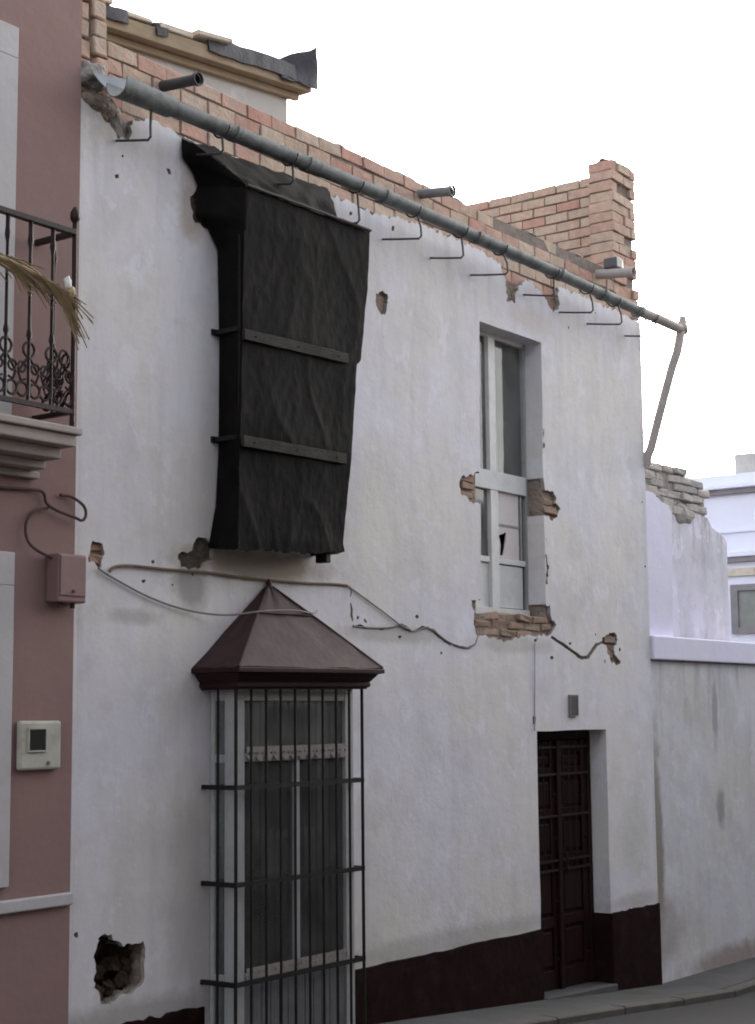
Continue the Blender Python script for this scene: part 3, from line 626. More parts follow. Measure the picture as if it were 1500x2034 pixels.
# waste pipes poking out of the parapet
def spout(label, x, z, ln, r, mt, drop=0.02, elbow=None):
    t = thing('drain_spout', label, 'pipe', (x, 0, z), 'drain pipes through the parapet')
    o = MB(); n = 14
    pts = [(x, 0.10, z + 0.01), (x, -ln * .5, z - drop * .5), (x, -ln, z - drop)]
    rings_o = [[(px + math.cos(2 * math.pi * k / n) * rr, py, pz + math.sin(2 * math.pi * k / n) * rr) for k in range(n)] for (px, py, pz), rr in zip(pts + [pts[-1], (x, -ln + .06, z - drop)], [r, r, r, r * .82, r * .8])]
    o.loft(rings_o); o.build('pipe', mt, t, smooth=True)
    MB().tube([(x, -ln + .002, z - drop), (x, -ln - 0.018, z - drop - .001)], r * 1.16, n, caps=False).build('pipe_rim', mt, t, smooth=True, solid=0.006)
    if elbow: MB().box(x + elbow[0], x + elbow[1], -0.16, -0.03, z + r * .9, z + r * .9 + elbow[2]).build('pipe_block', 'plate_grey', t, bevel=0.008)
    return t
spout('black drain pipe poking out of the parapet beside the left end of the gutter', 0.70, 6.035, 0.25, 0.034, 'pvc_dark')
spout('grey drain pipe poking out of the middle of the brick parapet', 3.45, 6.085, 0.24, 0.036, 'zinc', 0.03)
spout('grey drain pipe with dark block below the right brick pier', 6.21, 6.08, 0.30, 0.042, 'pipe_pale', 0.04, (-0.02, 0.10, 0.09))
# thin dark bar drawn for the mortar ledge line near the gable
r_ = [(4.62 + i * 0.2, 0.13, 6.20 + 0.01 * N(i, 4)) for i in range(9)]
tag(MB().tube(r_, 0.012, 6).build('parapet_ledge_line', 'iron', None, smooth=True), 'thin dark bar standing for the ledge line along the parapet top in front of the gable', 'bar')

# ------------------------------------------------------------------ upper window
wn = part_empty('window', house, (4.62, 0.19, 3.03))
WY = 0.17
def fr(x0, x1, z0, z1, name='frame', mt='white_frame', y0=WY, y1=WY + 0.05, b=0.004): return MB().box(x0, x1, y0, y1, z0, z1).build(name, mt, wn, bevel=b)
fr(4.10, 4.17, 3.06, 5.30, y0=WY - .01, y1=WY + .06); fr(5.095, 5.17, 3.06, 5.30, 'frame', 'grey_frame', WY - .012, WY + .06)
fr(4.171, 5.094, 5.235, 5.30, y0=WY - .01, y1=WY + .06); fr(4.171, 5.094, 3.0, 3.075, 'frame', 'panel_pale', WY - .03, WY + .06)
fr(4.171, 5.094, 4.005, 4.155, 'transom', 'panel_pale', WY - .02, WY + .055)
fr(4.555, 4.665, 3.076, 4.004, 'meeting_stile', 'white_frame', WY - .015, WY + .045); fr(4.555, 4.655, 4.156, 5.234, 'meeting_stile', 'white_frame', WY - .015, WY + .045)
fr(4.172, 4.554, 3.43, 3.475, 'rail', 'white_frame', WY, WY + .042); fr(4.666, 5.093, 3.43, 3.475, 'rail', 'white_frame', WY, WY + .042)
fr(4.172, 4.554, 3.08, 3.425, 'panel', 'panel_pale', WY + .018, WY + .038, .002); fr(4.666, 5.06, 3.085, 3.42, 'panel', 'panel_pale', WY + .012, WY + .038, .002)
fr(5.066, 5.092, 3.08, 3.428, 'stile', 'iron', WY + .02, WY + .04, .001)
for (x0, x1, z0, z1) in [(4.173, 4.553, 4.157, 5.233), (4.657, 5.093, 4.157, 5.233), (4.173, 4.553, 3.477, 4.003)]:
    fr(x0, x1, z0, z1, 'pane', 'glass_dusty', WY + 0.02, WY + 0.026, 0)
    fr(x0, x1, z0, z1, 'curtain', 'blind_grey', WY + 0.034, WY + 0.038, 0)
# board nailed behind the broken lower right pane, with a torn hole
bd = sheet(rect(4.668, 5.01, 3.478, 4.002), [], [ragged([(4.70, 3.66), (4.82, 3.69), (4.80, 3.60), (4.76, 3.50), (4.72, 3.50), (4.735, 3.58)], .02, .006, 2)], WY + .012, 0.003, WY + .02, WY + .02, .1, 4)
bd.build('board', 'board_white', wn)
fr(5.03, 5.052, 3.48, 4.0, 'stile', 'grey_frame', WY + .004, WY + .036, .002); fr(4.668, 5.008, 3.735, 3.75, 'batten', 'grey_frame', WY + .003, WY + .0105, .001)
fr(5.054, 5.092, 3.478, 4.002, 'pane', 'glass_dusty', WY + .02, WY + .026, 0)

# ------------------------------------------------------------------ street door
dr = part_empty('door', house, (5.49, 0.16, 0.0))
DY = 0.150
def dp(x0, x1, z0, z1, y0, y1, name, mt='door_wood', b=0.004): return MB().box(x0, x1, y0, y1, z0, z1).build(name, mt, dr, bevel=b)
dp(DX0 + .013, DX0 + .075, 0.05, DZ - .004, DY, DY + .08, 'frame'); dp(DX1 - .075, DX1 - .013, 0.05, DZ - .004, DY, DY + .08, 'frame'); dp(DX0 + .076, DX1 - .076, DZ - .075, DZ - .004, DY, DY + .08, 'frame')
for (x0, x1) in ((DX0 + .078, 5.484), (5.490, DX1 - .078)):
    dp(x0, x1, 0.06, DZ - .08, DY + .035, DY + .06, 'leaf')
    dp(x0, x0 + .085, 0.06, DZ - .08, DY + .012, DY + .034, 'stile'); dp(x1 - .085, x1, 0.06, DZ - .08, DY + .012, DY + .034, 'stile')
    for z in (0.06, 0.55, 1.04, 1.40, 1.73, DZ - .18): dp(x0 + .086, x1 - .086, z, z + .085 if z > .1 else z + .16, DY + .013, DY + .034, 'rail')
    for (z0, z1) in ((.25, .52), (.665, 1.01), (1.155, 1.37), (1.515, 1.70), (1.845, 1.905)):
        dp(x0 + .105, x1 - .105, z0, z1, DY + .018, DY + .034, 'panel', b=0.012)
    for z in (.3, .75, 1.25, 1.6):
        for xx in (x0 + .04, x1 - .04): MB().tube([(xx, DY + .011, z), (xx, DY + .004, z), (xx, DY, z)], [.014, .012, .005], 8).build('stud', 'iron', dr, smooth=True)
for x in [DX0 + .13 + .105 * k for k in range(9)]:
    if abs(x - 5.487) > .05: MB().tube([(x, DY - .004, 0.98), (x, DY - .004, DZ - .085)], .0065, 6).build('grille_bar', 'iron_maroon', dr)
for z in (1.0, 1.075, 1.43, 1.762, 1.98): MB().box(DX0 + .08, DX1 - .08, DY - .012, DY - .0045, z - .009, z + .009).build('grille_bar', 'iron_maroon', dr)
dp(5.455, 5.519, 0.06, DZ - .08, DY - .018, DY + .010, 'astragal')
MB().tube([(5.56, DY + .012, 1.12), (5.56, DY - .03, 1.12), (5.56, DY - .035, 1.06), (5.56, DY - .03, 1.0), (5.56, DY + .012, 1.0)], .009, 8).build('handle', 'iron', dr, smooth=True)
sp = MB().prism([(DX0 - 0.002, -0.3), (DX1 + 0.0, -0.3), (DX1 + 0.0, 0.042), (DX0 - 0.002, 0.085)], -0.05, 0.24).build('threshold', 'concrete_pave', house, bevel=0.01)

# number plate and the conduit above the door
t = thing('number_plate', 'small dark grey house number plate on the white wall above the door', 'plate', (5.487, 0, 2.24))
MB().box(5.432, 5.545, -0.022, -0.006, 2.238, 2.392).build('plate', 'plate_grey', t, bevel=0.004)
f = MB()
for a in [(5.424, 5.553, 2.393, 2.401), (5.424, 5.553, 2.229, 2.237), (5.424, 5.431, 2.2375, 2.3925), (5.546, 5.553, 2.2375, 2.3925)]: f.box(a[0], a[1], -0.026, -0.004, a[2], a[3])
f.build('plate_rim', 'cable_grey', t)

# ------------------------------------------------------------------ street bay window behind the grille
bw = part_empty('bay_window', house, (1.68, -0.1, 0.3))
BX0, BX1, BP = 1.105, 2.255, -0.205
def bb(x0, x1, y0, y1, z0, z1, name='frame', mt='bay_frame', b=0.004): return MB().box(x0, x1, y0, y1, z0, z1).build(name, mt, bw, bevel=b)
g0 = g(1.1) - .1
bb(BX0, BX0 + .085, BP, BP + .06, g0, 2.40, 'corner_post'); bb(BX1 - .085, BX1, BP, BP + .06, g0, 2.40, 'corner_post')
bb(BX0 + .001, BX0 + .045, -.04, -.008, g0, 2.40, 'stile'); bb(BX1 - .045, BX1 - .001, -.04, -.008, g0, 2.40, 'stile')
bb(BX0 + .001, BX0 + .04, BP + .061, BP + .085, g0, 2.40, 'stile'); bb(BX1 - .04, BX1 - .001, BP + .061, BP + .085, g0, 2.40, 'stile')
fx0, fx1 = BX0 + .086, BX1 - .086
bb(fx0, fx1, BP + .003, BP + .055, 2.345, 2.40, 'head_rail'); bb(fx0, fx1, BP + .003, BP + .055, 1.985, 2.035, 'transom'); bb(fx0, fx1, BP + .003, BP + .055, 0.70, 0.765, 'bottom_rail')
bb(1.662, 1.708, BP + .002, BP + .05, 0.766, 1.984, 'mullion')
for s_ in (0, 1):
    x0, x1 = (BX0 + .004, BX0 + .038) if s_ == 0 else (BX1 - .038, BX1 - .004)
    for (z0, z1) in ((2.345, 2.40), (1.98, 2.03), (0.70, 0.765)): bb(x0, x1, BP + .0855, -.0405, z0, z1, 'rail')
    xm = (x0 + x1) / 2
    bb(xm - .003, xm + .003, BP + .086, -.041, 0.766, 1.979, 'pane', 'glass', 0); bb(xm - .003, xm + .003, BP + .086, -.041, 2.031, 2.344, 'pane', 'glass', 0)
    bb(x0 + .006, x1 - .006, BP + .086, -.041, g0, 0.699, 'panel', 'bay_board', .002)
for (x0, x1) in ((fx0, 1.661), (1.709, fx1)): bb(x0, x1, BP + .024, BP + .03, 0.766, 1.984, 'pane', 'glass', 0)
bb(fx0, fx1, BP + .024, BP + .03, 2.036, 2.344, 'pane', 'glass_dusty', 0)
for i in range(12):                                   # ribbed lower boards
    w_ = (fx1 - fx0) / 12; x0 = fx0 + i * w_
    bb(x0 + .003, x0 + w_ - .003, BP + .008, BP + .035, g0, 0.698, 'board', 'bay_board', .005)
bb(fx0, fx1, BP + .036, BP + .05, g0, 0.698, 'backing_board', 'interior', 0)
bb(BX0 + .002, BX1 - .002, BP + .002, -.01, 2.402, 2.42, 'top_board', 'white_frame', 0)
# curtains: pleated behind the transom light and the right-hand leaf; lace borders
def pleats(x0, x1, z0, z1, y, name, mt, n=60, amp=0.012, scal=0.0):
    rows = []
    for j in range(7):
        z = z1 + (z0 - z1) * j / 6
        rows.append([(x0 + (x1 - x0) * i / n, y + amp * math.sin(i * 1.05 + 0.3 * math.sin(i * .37)), z + (scal * abs(math.sin(i * math.pi / 5)) if j == 6 else 0)) for i in range(n + 1)])
    return MB().grid(rows).build(name, mt, bw, smooth=True)
pleats(fx0 + .01, fx1 - .01, 2.03, 2.345, BP + .05, 'transom_curtain', 'curtain')
pleats(1.715, fx1 - .005, 0.78, 1.98, BP + .075, 'curtain', 'curtain', 40)
def lace(z0, z1, scal, holes, y):
    n = 12; w_ = (fx1 - fx0 - .01) / n
    for i in range(n):
        a = fx0 + .005 + i * w_; m_ = MB()
        pts = [(a, z1), (a + w_, z1)] + [(a + w_ - w_ * k / 8, z0 + scal * (1 - math.sin(math.pi * k / 8))) for k in range(9)]
        hs_ = [[(a + w_ * .5 + .012 * math.cos(q) + dx, (z0 + z1) / 2 + .010 * math.sin(q)) for q in [2 * math.pi * e / 6 for e in range(6)]] for dx in (-.024, .024)]
        sheet(pts, [], hs_ if holes else [], y, 0.002, y + .002, y + .002, .05, i).build('lace_border', 'lace', bw)
lace(1.990, 2.075, 0.03, True, BP - .012); lace(0.735, 0.80, 0.0, True, BP - .012)

# ------------------------------------------------------------------ iron grille with tin canopy over the street window
gr = thing('window_grille', 'tall black iron window grille with maroon tin canopy, standing before the street window', 'grille', (1.65, -0.14, g(1.65)))
CX0, CX1, CP = 1.045, 2.275, -0.262
gb0 = g(1.65) - 0.02
nf = 9
for i in range(nf + 1):
    x = CX0 + (CX1 - CX0) * i / nf; rr = 0.0105 if i in (0, nf) else 0.0085
    MB().tube([(x, CP, gb0), (x + random.uniform(-.002, .002), CP, 1.2), (x, CP, 2.43)], rr, 8).build('bar', 'iron', gr, smooth=True)
for x in (CX0, CX1):
    MB().tube([(x, CP * .47, gb0), (x, CP * .47, 2.43)], 0.0085, 8).build('bar', 'iron', gr, smooth=True)
for z in (1.842, 1.288, 0.728):
    r2 = MB().box(CX0 - .012, CX1 + .012, CP - .006, CP + .006, z - .014, z + .014)
    r2.box(CX0 - .011, CX0 + .011, CP + .0065, 0.02, z - .0135, z + .0135); r2.box(CX1 - .011, CX1 + .011, CP + .0065, 0.02, z - .0135, z + .0135)
    r2.build('ring_bar', 'iron', gr)
# canopy: half pyramid on the wall over a stepped cornice
EX0, EX1, EP = 0.955, 2.365, -0.365
can = part_empty('canopy', gr, (1.66, -0.1, 2.41))
ap = (1.635, -0.015, 3.075)
A, Bq, Cq, Dq = (EX0, 0.0, 2.535), (EX0, EP, 2.535), (EX1, EP, 2.55), (EX1, 0.0, 2.55)
def face(pts, name, mt='canopy_tin', n=10):
    a, b, c = [Vector(p) for p in pts]; rows = []
    for j in range(n + 1):
        t_ = j / n; rows.append([tuple((b.lerp(c, i / n)).lerp(a, t_) + Vector((0, -0.006 * N(i * .5, j * .5, b.x * 3), 0.012 * N(i * .45, j * .45, b.x * 5))) ) for i in range(n + 1)])
    m_ = MB(); m_.grid(rows); return m_.build(name, mt, can, smooth=True, solid=0.006)
face((ap, A, Bq), 'roof_sheet'); face((ap, Bq, Cq), 'roof_sheet'); face((ap, Cq, Dq), 'roof_sheet')
for q in (Bq, Cq): MB().tube([Vector(q) + Vector((0, 0, .004)), Vector(ap).lerp(Vector(q), .5) + Vector((0, 0, .006)), ap], .009, 6).build('hip_seam', 'canopy_tin', can, smooth=True)
bpos = Vector(Bq); cpos = Vector(Cq); apv = Vector(ap)
MB().tube([bpos.lerp(apv, .62) + Vector((0, -.004, .006)), cpos.lerp(apv, .62) + Vector((0, -.004, .006))], .004, 6).build('sheet_seam', 'canopy_tin', can)
MB().tube([(1.635, -.02, 3.04), (1.635, -.02, 3.085), (1.635, -.02, 3.105)], [.022, .018, .006], 8).build('finial', 'canopy_tin', can, smooth=True)
def ring(x0, x1, p, z): return [(x0, 0.001, z), (x0, p, z), (x1, p, z + .012), (x1, 0.001, z + .012)]
cn = MB(); cn.loft([ring(EX0 - .008, EX1 + .008, EP - .008, 2.536), ring(EX0 - .010, EX1 + .010, EP - .010, 2.530), ring(EX0 - .010, EX1 + .010, EP - .010, 2.508), ring(EX0 + .02, EX1 - .02, EP + .02, 2.502),
      ring(EX0 + .03, EX1 - .03, EP + .03, 2.488), ring(1.02, 2.315, -.295, 2.45), ring(1.015, 2.32, -.30, 2.446), ring(1.015, 2.32, -.30, 2.425), ring(1.03, 2.30, -.285, 2.415), ring(1.03, 2.30, -.285, 2.408)])
cn.build('cornice', 'canopy_dark', can, bevel=0.002)

# ------------------------------------------------------------------ upper window cage wrapped in black tarpaulin
tp = thing('tarp_wrapped_cage', 'upper window cage wrapped in black tarpaulin held by two wooden battens', 'tarpaulin', (1.7, -0.12, 3.25))
def interp(tab, z):
    if z >= tab[0][0]: return tab[0][1]
    for (za, a), (zb, b) in zip(tab, tab[1:]):
        if z >= zb: return a + (b - a) * (z - za) / (zb - za)
    return tab[-1][1]
WL = [(5.48, .975), (5.36, .95), (5.27, .955), (5.22, 1.06), (5.1, 1.155), (4.5, 1.175), (3.85, 1.17), (3.5, 1.145), (3.26, 1.085)]
CXT = [(5.48, 1.145), (4.6, 1.14), (3.9, 1.12), (3.2, 1.11)]
RX = [(5.50, 2.435), (5.1, 2.41), (4.65, 2.335), (4.59, 2.33), (4.565, 2.285), (3.95, 2.215), (3.6, 2.17), (3.36, 2.135), (3.30, 2.155)]
PY = [(5.48, -.25), (4.55, -.235), (3.9, -.235), (3.25, -.225)]
rows = []; nz_ = 110
for j in range(nz_ + 1):
    t_ = j / nz_; zl = 5.475 + (3.235 - 5.475) * t_; zr = 5.505 + (3.295 - 5.505) * t_; row = []
    wl, cx, rx, py = interp(WL, zl), interp(CXT, zl), interp(RX, zr), interp(PY, zl)
    sag = -0.022 * (abs(math.sin(math.pi * (zl - 3.3) / 0.65))) + 0.01
    for i in range(8):
        s_ = i / 8; row.append((wl + (cx - wl) * s_ + 0.012 * N(zl * 5, s_ * 3, 1) * math.sin(math.pi * s_), -0.012 + (py + .012) * s_, zl + 0.02 * (1 - s_)))
    for i in range(60):
        s_ = i / 59; zz = zl + (zr - zl) * s_; x = cx + (rx - cx) * s_
        wx_ = x + 0.25 * N(x * 1.3, zz * 1.1, 6); wz_ = zz + 0.3 * N(x * 1.2 + 4, zz * .9, 2)
        fold = 0.011 * N(wx_ * 1.9, wz_ * 0.8, 4.4) - 0.010 * (0.5 - abs(N(wx_ * 2.6 + wz_ * 0.9, wz_ * 1.3 - wx_ * .7, 3.3))) ** 3 * 4 - 0.005 * (0.5 - abs(N(wx_ * 6 - wz_ * 2.2, wz_ * 2.6, 9.1))) ** 3 * 4 + 0.002 * N(x * 26, zz * 14, 2) + 0.006
        row.append((x + 0.004 * N(zz * 9, s_), py - sag * math.sin(math.pi * s_) * .6 + fold, zz - (0.022 * N(x * 8, 3.3) + 0.014 * N(x * 31, 1.3) if j == nz_ else 0)))
    for i in range(1, 7):
        s_ = i / 6; row.append((rx + 0.0 - 0.05 * s_ + 0.01 * N(zr * 5, s_ * 3, 6), py + (-0.012 - py) * s_, zr))
    rows.append(row)
MB().grid(rows).build('tarp_sheet', 'tarp_black', tp, smooth=True, solid=0.003, sharp=70)
rows = []
for j in range(11):
    s_ = j / 10; row = []
    for i in range(31):
        u = i / 30
        wx = 0.83 + (2.27 - .83) * u; wz = 5.745 + (5.80 - 5.745) * u; fx = 1.145 + (2.06 - 1.145) * u; fz = 5.478 + 0.021 * u
        yy_ = -0.014 + (-0.252 + .014) * s_
        row.append((wx + (fx - wx) * s_, yy_ + 0.012 * N(u * 9, s_ * 4, 2), wz + (fz - wz) * (s_ ** 1.25) + 0.016 * N(u * 8 + s_, s_ * 5, 9) + (0.012 * N(u * 22, 7.7) if j == 0 else 0)))
    rows.append(row)
MB().grid(rows).build('top_flap', 'tarp_black', tp, smooth=True, solid=0.004, sharp=70)
wallpts = [(.83, 5.745), (.822, 5.68), (.83, 5.615), (.885, 5.585), (.93, 5.545), (.96, 5.49), (.975, 5.47)]
rows = []
for j in range(8):
    s_ = j / 7; rows.append([(x + (1.145 - x) * s_, -0.013 + (-.252 + .013) * s_ + .012 * N(x * 9, z * 9, s_ * 3) * (1 - s_), z + (5.477 - z) * (s_ ** 1.2)) for x, z in wallpts])
MB().grid(rows).build('side_flap', 'tarp_black', tp, smooth=True, solid=0.004, sharp=70)
MB().grid([[(1.2 + 1.23 * i / 10, -0.246 + 0.234 * j / 3, 5.468 + 0.02 * i / 10 + .006 * N(i, j)) for i in range(11)] for j in range(4)]).build('top_sheet', 'tarp_black', tp, smooth=True, solid=0.004)
MB().tube([(1.145 + (2.42 - 1.145) * i / 20, -0.262 + .004 * N(i * .7, 2), 5.482 + 0.021 * i / 20 + .004 * N(i * .9, 5)) for i in range(21)], .010, 8).build('top_rail', 'rail_grey', tp, smooth=True)
for (xa, za, xb, zb) in [(1.125, 4.545, 2.165, 4.575), (1.115, 3.89, 2.135, 3.905)]:
    m_ = MB(); rr_ = []
    for i in range(13):
        s_ = i / 12; x = xa + (xb - xa) * s_; z = za + (zb - za) * s_; h_ = 0.034 + .003 * N(i * 1.3, za); y = -0.262 + 0.003 * N(i, za * 3)
        rr_.append([(x, y, z - h_), (x, y + .022, z - h_), (x, y + .022, z + h_), (x, y, z + h_)])
    m_.loft(rr_).build('batten', 'batten_wood', tp, bevel=.003)
    for s_ in (.1, .5, .9): MB().tube([(xa + (xb - xa) * s_, -.262, za + (zb - za) * s_), (xa + (xb - xa) * s_, -.268, za + (zb - za) * s_)], .006, 6).build('nail', 'iron', tp)
for z in (4.592, 3.925, 3.30, 5.43):
    r2 = MB()
    for x in (1.14, 2.10): r2.box(x - .011, x + .011, -.20, 0.02, z - .014, z + .014)
    if z in (4.592, 3.925): r2.box(1.105, 1.175, -.02, -.001, z - .018, z + .018)
    r2.box(1.129, 2.111, -.21, -.2005, z - .014, z + .014); r2.build('cage_bar', 'iron', tp)
for i in range(8):
    x = 1.14 + .96 * i / 7; MB().tube([(x, -.205, 3.3), (x, -.205, 5.43)], .008, 6).build('cage_bar', 'iron', tp)
MB().box(1.99, 2.04, -.20, -.11, 3.225, 3.31).build('cage_foot', 'iron', tp, bevel=.006)

# ------------------------------------------------------------------ cables on the facade
def cable(name, label, pts, r, mt, cat='cable'):
    P_ = [Vector(p) for p in pts]; out = []
    for i in range(len(P_) - 1):                         # Catmull-Rom
        p0, p1, p2, p3 = P_[max(i - 1, 0)], P_[i], P_[i + 1], P_[min(i + 2, len(P_) - 1)]
        for k in range(6):
            t_ = k / 6; out.append(0.5 * ((2 * p1) + (p2 - p0) * t_ + (2 * p0 - 5 * p1 + 4 * p2 - p3) * t_ ** 2 + (3 * p1 - p0 - 3 * p2 + p3) * t_ ** 3))
    out.append(P_[-1])
    return tag(MB().tube(out, r, 7).build(name, mt, None, smooth=True), label, cat)
cable('wall_cable', 'brownish cable run along the wall under the black tarpaulin', [(0.262, -0.010, 3.062), (0.285, -0.012, 3.085), (0.33, -0.012, 3.098), (0.435, -0.012, 3.106), (0.714, -0.012, 3.105), (1.017, -0.012, 3.11), (1.243, -0.012, 3.104), (1.574, -0.012, 3.1), (1.976, -0.012, 3.102), (2.294, -0.012, 3.114), (2.459, -0.012, 3.114)], .0085, 'cable_brown')
cable('wall_cable', 'thin grey cable drooping from the left patch to the maroon canopy', [(0.169, -0.015, 3.076), (0.247, -0.015, 3.042), (0.385, -0.015, 2.994), (0.547, -0.015, 2.943), (0.755, -0.015, 2.896), (0.98, -0.03, 2.865), (1.16, -0.10, 2.855), (1.40, -0.155, 2.885), (1.70, -0.165, 2.905), (1.95, -0.12, 2.90), (2.12, -0.02, 2.93)], .006, 'cable_grey')
cable('wall_cable', 'grey cable slanting down the wall right of the canopy tip', [(2.459, -0.012, 3.114), (2.684, -0.012, 3.028), (2.916, -0.012, 2.936), (3.096, -0.012, 2.863), (3.187, -0.012, 2.849)], .0055, 'cable_grey')
cable('wall_cable', 'grey cable following the crack from the canopy to under the upper window', [(2.53, -0.006, 2.846), (2.75, -0.006, 2.842), (2.95, -0.006, 2.852), (3.1, -0.007, 2.872), (3.22, -0.006, 2.838), (3.38, -0.007, 2.865), (3.5, -0.006, 2.846), (3.64, -0.006, 2.788), (3.8, -0.006, 2.752), (3.95, -0.006, 2.742), (4.05, -0.002, 2.775), (4.09, 0.01, 2.83)], .0055, 'cable_grey')
cable('wall_cable', 'thin upright pale cable beside the left edge of the door', [(4.9, -0.010, 2.80), (4.89, -0.009, 2.517), (4.878, -0.009, 2.243), (4.872, -0.010, 2.12)], .0045, 'cable_pale')

# ------------------------------------------------------------------ left neighbour, dull pink
nbh = thing('neighbour_house', 'dull pink rendered house with white trims at the left edge', 'house', (-3, 0, g(-3)))
NY = -0.012
ol = rect(-7.0, -0.004, -0.3, 7.6)
ops = [rect(-1.75, -0.66, 3.80, 5.80), rect(-1.75, -0.62, 1.40, 2.94), rect(-4.6, -3.5, 3.80, 5.95), rect(-4.6, -3.5, 0.4, 3.05)]
sheet(ol, ops, [], NY, 0.002, 0.24, 0.20, .3, 6).build('wall', 'pink_render', nbh, smooth=True, sharp=35)
MB().box(-7.0, -0.01, 7.8, 8.0, -0.3, 7.6).build('back_wall', 'pink_render', nbh); MB().box(-7.0, -0.01, 0.2, 8.0, 7.55, 7.7).build('roof_slab', 'cement', nbh)
MB().box(-0.2, -0.006, 0.25, 7.8, 5.5, 7.54).build('side_wall', 'pink_render', nbh); MB().box(-7.0, -6.8, 0.25, 7.8, -.3, 7.54).build('side_wall', 'pink_render', nbh)
MB().box(-6.79, -0.21, 1.6, 1.7, -.3, 7.5).build('partition_wall', 'interior', nbh)
for (x0, x1, z0, z1, w_) in [(-1.75, -0.66, 3.80, 5.80, .175), (-1.75, -0.62, 1.40, 2.94, .175), (-4.6, -3.5, 3.8, 5.95, .17), (-4.6, -3.5, .4, 3.05, .17)]:
    wp = part_empty('window', nbh, ((x0 + x1) / 2, 0, z0))
    for (a, b, c_, d_) in [(x0 - w_, x0 - .001, z0, z1), (x1 + .001, x1 + w_, z0, z1), (x0 - w_, x1 + w_, z1 + .001, z1 + w_)]:
        MB().box(a, b, NY - .022, NY + .01, c_, d_).build('surround', 'trim_paint', wp, bevel=.004)
    for (a, b, c_, d_) in [(x0, x0 + .07, z0, z1), (x1 - .07, x1, z0, z1), (x0 + .071, x1 - .071, z1 - .07, z1), (x0 + .071, x1 - .071, z0, z0 + .07), ((x0 + x1) / 2 - .04, (x0 + x1) / 2 + .04, z0 + .071, z1 - .071)]:
        MB().box(a, b, .12, .17, c_, d_).build('frame', 'white_frame', wp, bevel=.004)
    MB().box(x0 + .071, x1 - .071, .14, .146, z0 + .071, z1 - .071).build('pane', 'glass_dusty', wp)
    MB().box(x0 + .02, x1 - .02, .19, .196, z0, z1).build('curtain', 'curtain', wp)
# dado moulding
MB().prism([(-7.0, 1.245), (-0.006, 1.27), (-0.006, 1.335), (-7.0, 1.31)], NY - .03, NY + .012).build('dado_moulding', 'trim_paint', nbh, bevel=.008)

# balcony of the neighbour
bal = thing('balcony', 'shallow balcony with maroon iron railing on the pink house', 'balcony', (-1.2, -0.15, 3.52))
def slab(x1, p, z0, z1, nm='slab', mt='balcony_stone', b=.008): MB().box(-2.3, x1, p, NY - .002, z0, z1).build(nm, mt, bal, bevel=b)
slab(-0.275, -.352, 3.722, 3.762); slab(-.30, -.328, 3.66, 3.7215, 'moulding'); slab(-.33, -.25, 3.60, 3.6595, 'moulding'); slab(-.345, -.15, 3.555, 3.5995, 'moulding'); slab(-.305, -.06, 3.515, 3.5545, 'moulding')
RY, RX1 = -0.31, -0.315
MB().box(-2.3, RX1, RY - .018, RY + .018, 4.80, 4.832).build('handrail', 'iron_maroon', bal, bevel=.004); MB().box(RX1 - .016, RX1 + .016, RY + .0185, NY, 4.80, 4.831).build('handrail', 'iron_maroon', bal, bevel=.004)
MB().box(-2.3, RX1, RY - .012, RY + .012, 3.835, 3.86).build('bottom_rail', 'iron_maroon', bal); MB().box(RX1 - .012, RX1 + .012, RY + .0125, NY, 3.835, 3.86).build('bottom_rail', 'iron_maroon', bal)
MB().tube([(RX1, RY, 3.764), (RX1, RY, 3.84), (RX1, RY, 4.2), (RX1, RY, 4.85), (RX1, RY, 4.87), (RX1, RY, 4.885), (RX1, RY, 4.90), (RX1, RY, 4.925), (RX1, RY, 4.945), (RX1, RY, 4.96)], [.016, .014, .013, .014, .013, .024, .028, .026, .016, .004], 10).build('corner_post', 'iron_maroon', bal, smooth=True)
bal_m = MB().tube([(0, 0, 3.86), (0, 0, 4.18), (0, 0, 4.2), (0, 0, 4.24), (0, 0, 4.66), (0, 0, 4.70), (0, 0, 4.74), (0, 0, 4.80)], [.009, .009, .016, .009, .009, .016, .012, .012], 8).mesh('baluster', 'iron_maroon', True)
def torus(c, r, rt, mb, axis='y', n=14, a0=0, a1=2 * math.pi):
    pts = []
    for k in range(n + 1):
        a = a0 + (a1 - a0) * k / n
        d = Vector((math.cos(a) * r, 0, math.sin(a) * r)) if axis == 'y' else Vector((0, math.cos(a) * r, math.sin(a) * r))
        pts.append(Vector(c) + d)
    mb.tube(pts, rt, 6, caps=False)
def scroll(axis):
    s = MB()
    torus((0, 0, 4.125), .038, .0075, s, axis); 
    for sg in (-1, 1):
        e = (lambda d: (d, 0, 0)) if axis == 'y' else (lambda d: (0, d, 0))
        def at_(d, z): v = e(d); return (v[0], v[1], z)
        torus(at_(sg * .042, 3.915), .036, .0075, s, axis); torus(at_(sg * .045, 4.03), .026, .007, s, axis)
        s.tube([at_(0, 4.09), at_(sg * .03, 4.055), at_(sg * .068, 4.0), at_(sg * .05, 3.96), at_(sg * .02, 3.97)], .007, 6)
    return s
sc_x = scroll('y').mesh('scroll', 'iron_maroon', True); sc_y = scroll('x').mesh('scroll', 'iron_maroon', True)
x = RX1 - 0.153
while x > -2.25:
    inst('baluster', bal_m, bal, (x, RY, 0)); inst('scroll', sc_x, bal, (x, RY, 0)); x -= 0.153
inst('scroll', sc_x, bal, (RX1 - .07, RY - .003, 0), scale=(.8, 1, 1))
inst('baluster', bal_m, bal, (RX1, RY * .5, 0)); inst('scroll', sc_y, bal, (RX1, RY * .5, 0)); inst('scroll', sc_y, bal, (RX1 - .002, RY * .82, 0), scale=(1, .8, 1))

